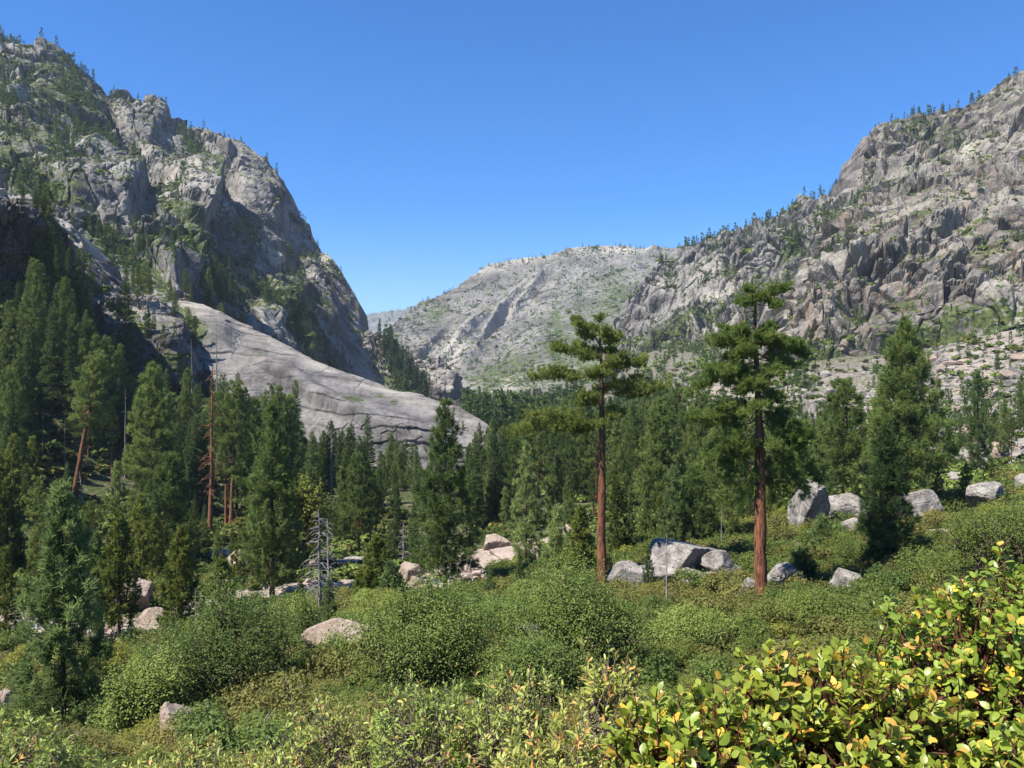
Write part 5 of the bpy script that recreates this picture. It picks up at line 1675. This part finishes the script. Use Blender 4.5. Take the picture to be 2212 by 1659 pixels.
LM = [(130, 240, 80, 110, 1.6, 40), (200, 330, 60, 60, 1.2, 40), (70, 170, 60, 70, 1.0), (300, 380, 26, 90, 1.3, -38), (440, 400, 22, 90, 1.6, -32), (400, 330, 40, 30, 1.2), (520, 560, 60, 26, 1.2, 35), (480, 640, 80, 40, 2.2, 30),
      (430, 700, 60, 24, 2.2, 20), (330, 620, 70, 30, 1.4, 35), (620, 600, 40, 20, 1.0, 35), (250, 590, 60, 25, 1.2, 40), (600, 720, 50, 50, 1.3), (100, 420, 50, 50, .6), (30, 330, 20, 70, 1.6), (560, 690, 60, 40, 1.8, 30), (840, 770, 16, 40, 3, -30), (660, 570, 30, 10, 1.5, 40)]
for (name, n, hr, dens) in [
    ('left_mountain', 2300, (5, 15), lambda U, V, g, n_, P: blob(U, V, LM) + 0.05),
    ('far_mountain', 1700, (6, 14), lambda U, V, g, n_, P: 0.3 + g * 1.6 + blob(U, V, [(1250, 560, 200, 20, 1.2), (1020, 640, 90, 12, 1.2, -35), (1200, 620, 120, 30, .6)])),
    ('right_cliffs', 950, (6, 15), lambda U, V, g, n_, P: g * 1.2 + 0.03 + blob(U, V, [(1420, 790, 70, 30, 1.5)])),
    ('right_wall', 700, (4, 12), lambda U, V, g, n_, P: g * 0.8 + blob(U, V, [(2010, 300, 70, 30, 1.6), (2060, 740, 150, 30, .6)])),
    ('gap_buttress', 60, (10, 20), lambda U, V, g, n_, P: g + 0.2),
    ('granite_ledge', 14, (5, 12), lambda U, V, g, n_, P: g),
    ('distant_ridge', 900, (14, 26), lambda U, V, g, n_, P: 1.0 + 0 * U)]:
    for q in pick(name, n, rng, dens):
        far_tree(far_mb, q - [0, 0, 0.6], rng.uniform(*hr) * (rng.uniform(0.5, 1.2)), rng, 0.35 + rng.normal() * 0.15)
# along the crests
for (name, n, hr, ur) in [('left_mountain', 120, (6, 15), (-60, 700)), ('far_mountain', 150, (6, 16), (880, 1560)), ('right_cliffs', 120, (8, 18), (1420, 1900)), ('right_wall', 90, (7, 16), (1780, 2260)),
                          ('distant_ridge', 120, (16, 28), (760, 930)), ('granite_knob', 8, (5, 9), (895, 975))]:
    P, Nn, U, V, vg = LOFTS[name]
    for k in range(n):
        u = rng.uniform(*ur)
        c = int(np.clip(np.searchsorted(U[0], u), 0, U.shape[1] - 1))
        if fbm(np.array([u / 60.0, 3.3, 1.7]), 2) < -0.15 and rng.uniform() < 0.8:
            continue
        r = rng.integers(1, 9)
        far_tree(far_mb, P[-r, c] - [0, 0, 0.8], rng.uniform(*hr), rng, 0.3 + rng.normal() * 0.12)
# dense wood in the gap and on the valley floor beyond the slab
for (n, ur, Dr, hr) in [(260, (1000, 1260), (420, 1000), (16, 28)), (200, (1180, 1420), (330, 620), (10, 20)), (110, (1300, 1560), (500, 900), (7, 14)), (110, (1440, 1760), (330, 620), (5, 11)), (150, (1700, 2260), (240, 470), (5, 10)), (110, (60, 470), (330, 420), (5, 12))]:
    g, (pu, pv) = slope_points(n, ur, Dr, rng)
    for q in g:
        far_tree(far_mb, q - [0, 0, 0.5], rng.uniform(*hr), rng, 0.45 + rng.normal() * 0.15)
gap = np.array([(828, 720, 935), (850, 752, 935), (880, 790, 930), (905, 820, 930), (918, 845, 930)], float)
for k in range(130):
    s = rng.uniform(0, 4)
    c = [np.interp(s, range(5), gap[:, j]) for j in range(3)]
    q = ray(c[0] + rng.normal() * 8, c[1] + rng.uniform(6, 34), c[2] + rng.uniform(-12, 12))
    far_tree(far_mb, q, rng.uniform(12, 24), rng, 0.3)
tag(far_mb.build('distant_trees', M['needle_fir']), kind='stuff')

BTINY = [bush_mesh(890 + k, 1.6, 1.5, 1.1, 36, 1.1, lobes=4)[1] for k in range(4)]
pts = [pick('left_mountain', 2600, rng, lambda U, V, g, n_, P: g ** 1.5), pick('right_wall', 2200, rng, lambda U, V, g, n_, P: g ** 1.4 + .03), pick('right_cliffs', 1500, rng, lambda U, V, g, n_, P: g ** 1.5),
       pick('granite_slab', 70, rng, lambda U, V, g, n_, P: np.clip(g - .3, 0, 1)), pick('granite_ledge', 160, rng, lambda U, V, g, n_, P: np.clip(g - .2, 0, 1)), pick('far_mountain', 1500, rng, lambda U, V, g, n_, P: g ** 1.5 + .05),
       pick('granite_ramp', 50, rng, lambda U, V, g, n_, P: np.clip(g - .2, 0, 1))]
pts = np.concatenate(pts)
sz = np.exp(rng.normal(0.0, 0.4, len(pts))) * (0.55 + pts[:, 1] / 1100)
clump_mass('mountain_brush', pts, sz, rng.uniform(0, 2.2, len(pts)), rng, ['leaf_oak', 'leaf_brush', 'leaf_olive'], BTINY)

# ------------------------------------------------------------------ foreground shrubs
TL = np.array([0.0, 0.12, 0.35, 0.62, 0.86, 1.0])
WL = np.array([0.06, 0.55, 0.98, 0.95, 0.55, 0.02])


def broad_leaves(mb, base, axis, nrm, length, aspect, rng, tint, fold=0.16, curl=0.12):
    m = len(base)
    a = unit(axis)
    b = unit(np.cross(nrm, a))
    n = np.cross(a, b)
    L = np.broadcast_to(length, (m,))[:, None, None, None]
    cu = rng.normal(curl, 0.12, m)[:, None, None, None]
    x = np.array([-0.5, 0.0, 0.5])
    t = TL[None, :, None, None]
    w = WL[None, :, None, None] * aspect * x[None, None, :, None]
    lift = fold * np.abs(x)[None, None, :, None] * WL[None, :, None, None] * 0.6 - cu * t * t
    v = base[:, None, None] + L * (a[:, None, None] * t + b[:, None, None] * w + n[:, None, None] * lift)
    k = np.arange(10)
    r, c = k // 2, k % 2
    q = np.stack([r * 3 + c, r * 3 + c + 1, (r + 1) * 3 + c + 1, (r + 1) * 3 + c], -1)
    f = (np.arange(m)[:, None, None] * 18 + q[None]).reshape(-1, 4)
    mb.add(v.reshape(-1, 3), f, np.repeat(np.clip(tint, 0, 1), 18))


def leafy_shrub(name, seed, centre, radii, root, n_tips, leaf_len, aspect, per_tip, mat, bark, accent=0.05, upright=0.6, twig=0.10, shell=0.55, limb_r=0.012, bare=0.0, tip_accent=0.0):
    """stems from the ground branch into twigs; leaves sit round the end of every twig"""
    rng = np.random.default_rng(seed)
    centre, radii, root = map(lambda a: np.array(a, float), (centre, radii, root))
    stem, fol = MB(), MB()
    nodes, ndir = [], []
    for k in range(26):
        d = unit(rng.normal(size=3) + [0, 0, 0.7])
        e = centre + d * radii * rng.uniform(0.45, 0.85)
        s = root + rng.normal(size=3) * [0.06, 0.06, 0.0]
        mid = (s + e) / 2 + rng.normal(size=3) * 0.12 * radii
        t = np.linspace(0, 1, 9)[:, None]
        pts = (1 - t) ** 2 * s + 2 * t * (1 - t) * mid + t * t * e
        pts[1:-1] += rng.normal(size=(7, 3)) * 0.015
        tube(stem, pts, limb_r * (1 - 0.6 * t[:, 0]), 6)
        nodes += list(pts[3:])
    nodes = np.array(nodes)
    d = unit(rng.normal(size=(n_tips, 3)) + [0, -0.15, 0.25])
    q = shell + (1 - shell) * rng.uniform(0, 1, n_tips) ** 0.5
    lump = 1 + 0.20 * perlin(d * 2.6 + seed) + 0.10 * perlin(d * 7.0 + seed)
    tips = centre + d * radii * (q * lump)[:, None]
    tips = tips[tips[:, 2] > root[2]]
    d = unit(tips - centre)
    dist = ((tips[:, None] - nodes[None]) ** 2).sum(-1)
    near = dist.argmin(1)
    B, A, Nn, T, Ls = [], [], [], [], []
    for i, tp in enumerate(tips):
        s = nodes[near[i]]
        mid = (s + tp) / 2 + rng.normal(size=3) * 0.03
        mid[2] -= 0.02
        up = unit(d[i] * 0.6 + np.array([0, 0, upright]) + rng.normal(size=3) * 0.3)
        end = tp + up * twig
        pts = np.array([s, mid, tp, (tp + end) / 2 + rng.normal(size=3) * 0.006, end])
        tube(stem, pts, np.array([0.0045, 0.004, 0.003, 0.0024, 0.0015]) * limb_r / 0.012, 4)
        if rng.uniform() < bare:
            continue
        m = max(3, int(per_tip * rng.uniform(0.6, 1.4)))
        s_ = rng.uniform(0.15, 1.0, m)
        az = np.arange(m) * 2.4 + rng.uniform(0, 6)
        x = unit(np.cross(up, rng.normal(size=3)))
        y = np.cross(up, x)
        out = np.cos(az)[:, None] * x + np.sin(az)[:, None] * y
        B.append(tp + up * (s_ * twig)[:, None] + out * 0.003)
        A.append(unit(out * 0.85 + up * (0.25 + 0.75 * s_)[:, None] + rng.normal(size=(m, 3)) * 0.22))
        Nn.append(unit(up - out * 0.4 + rng.normal(size=(m, 3)) * 0.45))
        tt = np.clip(0.40 + rng.normal(size=m) * 0.17 + rng.normal() * 0.1, 0, 0.82)
        tt = np.where(rng.uniform(size=m) < accent, rng.uniform(0.88, 1.0, m), tt)
        if rng.uniform() < tip_accent:
            tt = np.where(s_ > 0.6, rng.uniform(0.87, 0.98, m), tt)
        T.append(tt)
        Ls.append(leaf_len * rng.uniform(0.6, 1.15, m) * (1.1 - 0.35 * s_))
    B, A, Nn, T, Ls = map(np.concatenate, (B, A, Nn, T, Ls))
    broad_leaves(fol, B, A, Nn, Ls, aspect, rng, T)
    o = empty(name, root)
    for nm, mbx, mm in (('stems', stem, bark), ('leaves', fol, mat)):
        mbx.v = [v - root.astype(np.float32) for v in mbx.v]
        mbx.build(nm, M[mm], o, smooth_shade=True)
    return o


def gz(x, y):
    return float(ground_z(x, y))


for (lab, seed, c, r, n) in [
    ('tall manzanita with round green and yellow leaves at the right edge', 1, (1.50, 2.30, -1.12), (0.52, 0.45, 0.50), 620),
    ('wide manzanita with oval green leaves on reddish stems, left of the tall one', 2, (0.80, 2.05, -1.17), (0.40, 0.38, 0.42), 560),
    ('low manzanita nearest the bottom centre, with oval leaves', 3, (0.44, 1.85, -1.14), (0.22, 0.30, 0.38), 330),
    ('low manzanita in the bottom right corner, under the tall one', 4, (1.25, 1.75, -1.20), (0.42, 0.28, 0.36), 430)]:
    o = leafy_shrub('manzanita_shrub', 40 + seed, c, r, (c[0], c[1] + 0.05, gz(c[0], c[1])), int(n * 2.3), 0.0335, 0.64, 9, 'leaf_manzanita', 'stem_red', accent=0.13, limb_r=0.011, twig=0.07)
    tag(o, lab, 'shrub')
for (lab, seed, c, r, n, lf, acc) in [
    ('sparse shrub with orange tips and pale twigs, left of the low manzanita', 1, (0.34, 2.75, -1.46), (0.20, 0.26, 0.46), 240, 0.034, .3),
    ('shrub with narrow green leaves and a few orange tips at bottom centre', 2, (0.02, 2.85, -1.53), (0.26, 0.26, 0.42), 300, 0.034, .2),
    ('shrub with upright green sprigs at bottom, left of centre', 3, (-0.30, 2.95, -1.58), (0.24, 0.26, 0.42), 280, 0.034, .12),
    ('low yellowish shrub at the bottom edge, left of the green sprigs', 4, (-0.72, 3.2, -1.75), (0.32, 0.26, 0.40), 300, 0.032, .12),
    ('pale leafy shrub right at the bottom edge in the centre', 5, (0.18, 2.25, -1.36), (0.30, 0.22, 0.34), 320, 0.036, .16),
    ('yellow-green shrub in the bottom left corner', 6, (-2.9, 4.6, -2.60), (0.62, 0.4, 0.60), 420, 0.045, .05),
    ('yellow-green low shrub at the bottom edge below the tan boulder', 7, (-1.65, 4.2, -2.42), (0.50, 0.4, 0.46), 380, 0.042, .06)]:
    o = leafy_shrub('chinquapin_shrub', 60 + seed, c, r, (c[0], c[1] + 0.05, min(gz(c[0], c[1]), c[2] - 0.3)), int(n * 1.9), lf * 0.92, 0.31, 11, 'leaf_chinquapin', 'stem_tan', accent=0.05, upright=0.95, twig=0.10, limb_r=0.008, bare=0.14, tip_accent=acc * 0.6)
    tag(o, lab, 'shrub')

# ------------------------------------------------------------------ air
mb = MB()
x0, x1, y0, y1, z0, z1 = -17600.0, 17600.0, -60.0, 11200.0, -420.0, 1300.0
v = [(x, y, z) for x in (x0, x1) for y in (y0, y1) for z in (z0, z1)]
mb.add(v, [(0, 1, 3, 2), (4, 6, 7, 5), (0, 4, 5, 1), (2, 3, 7, 6), (0, 2, 6, 4), (1, 5, 7, 3)])
m, t = mat_new('haze_air')
pv = N(t, 'ShaderNodeVolumePrincipled')
pv.inputs['Color'].default_value = (0.72, 0.84, 1.0, 1)
pv.inputs['Density'].default_value = 0.00005
t.links.new(pv.outputs[0], N(t, 'ShaderNodeOutputMaterial').inputs['Volume'])
tag(mb.build('haze', m), kind='stuff')
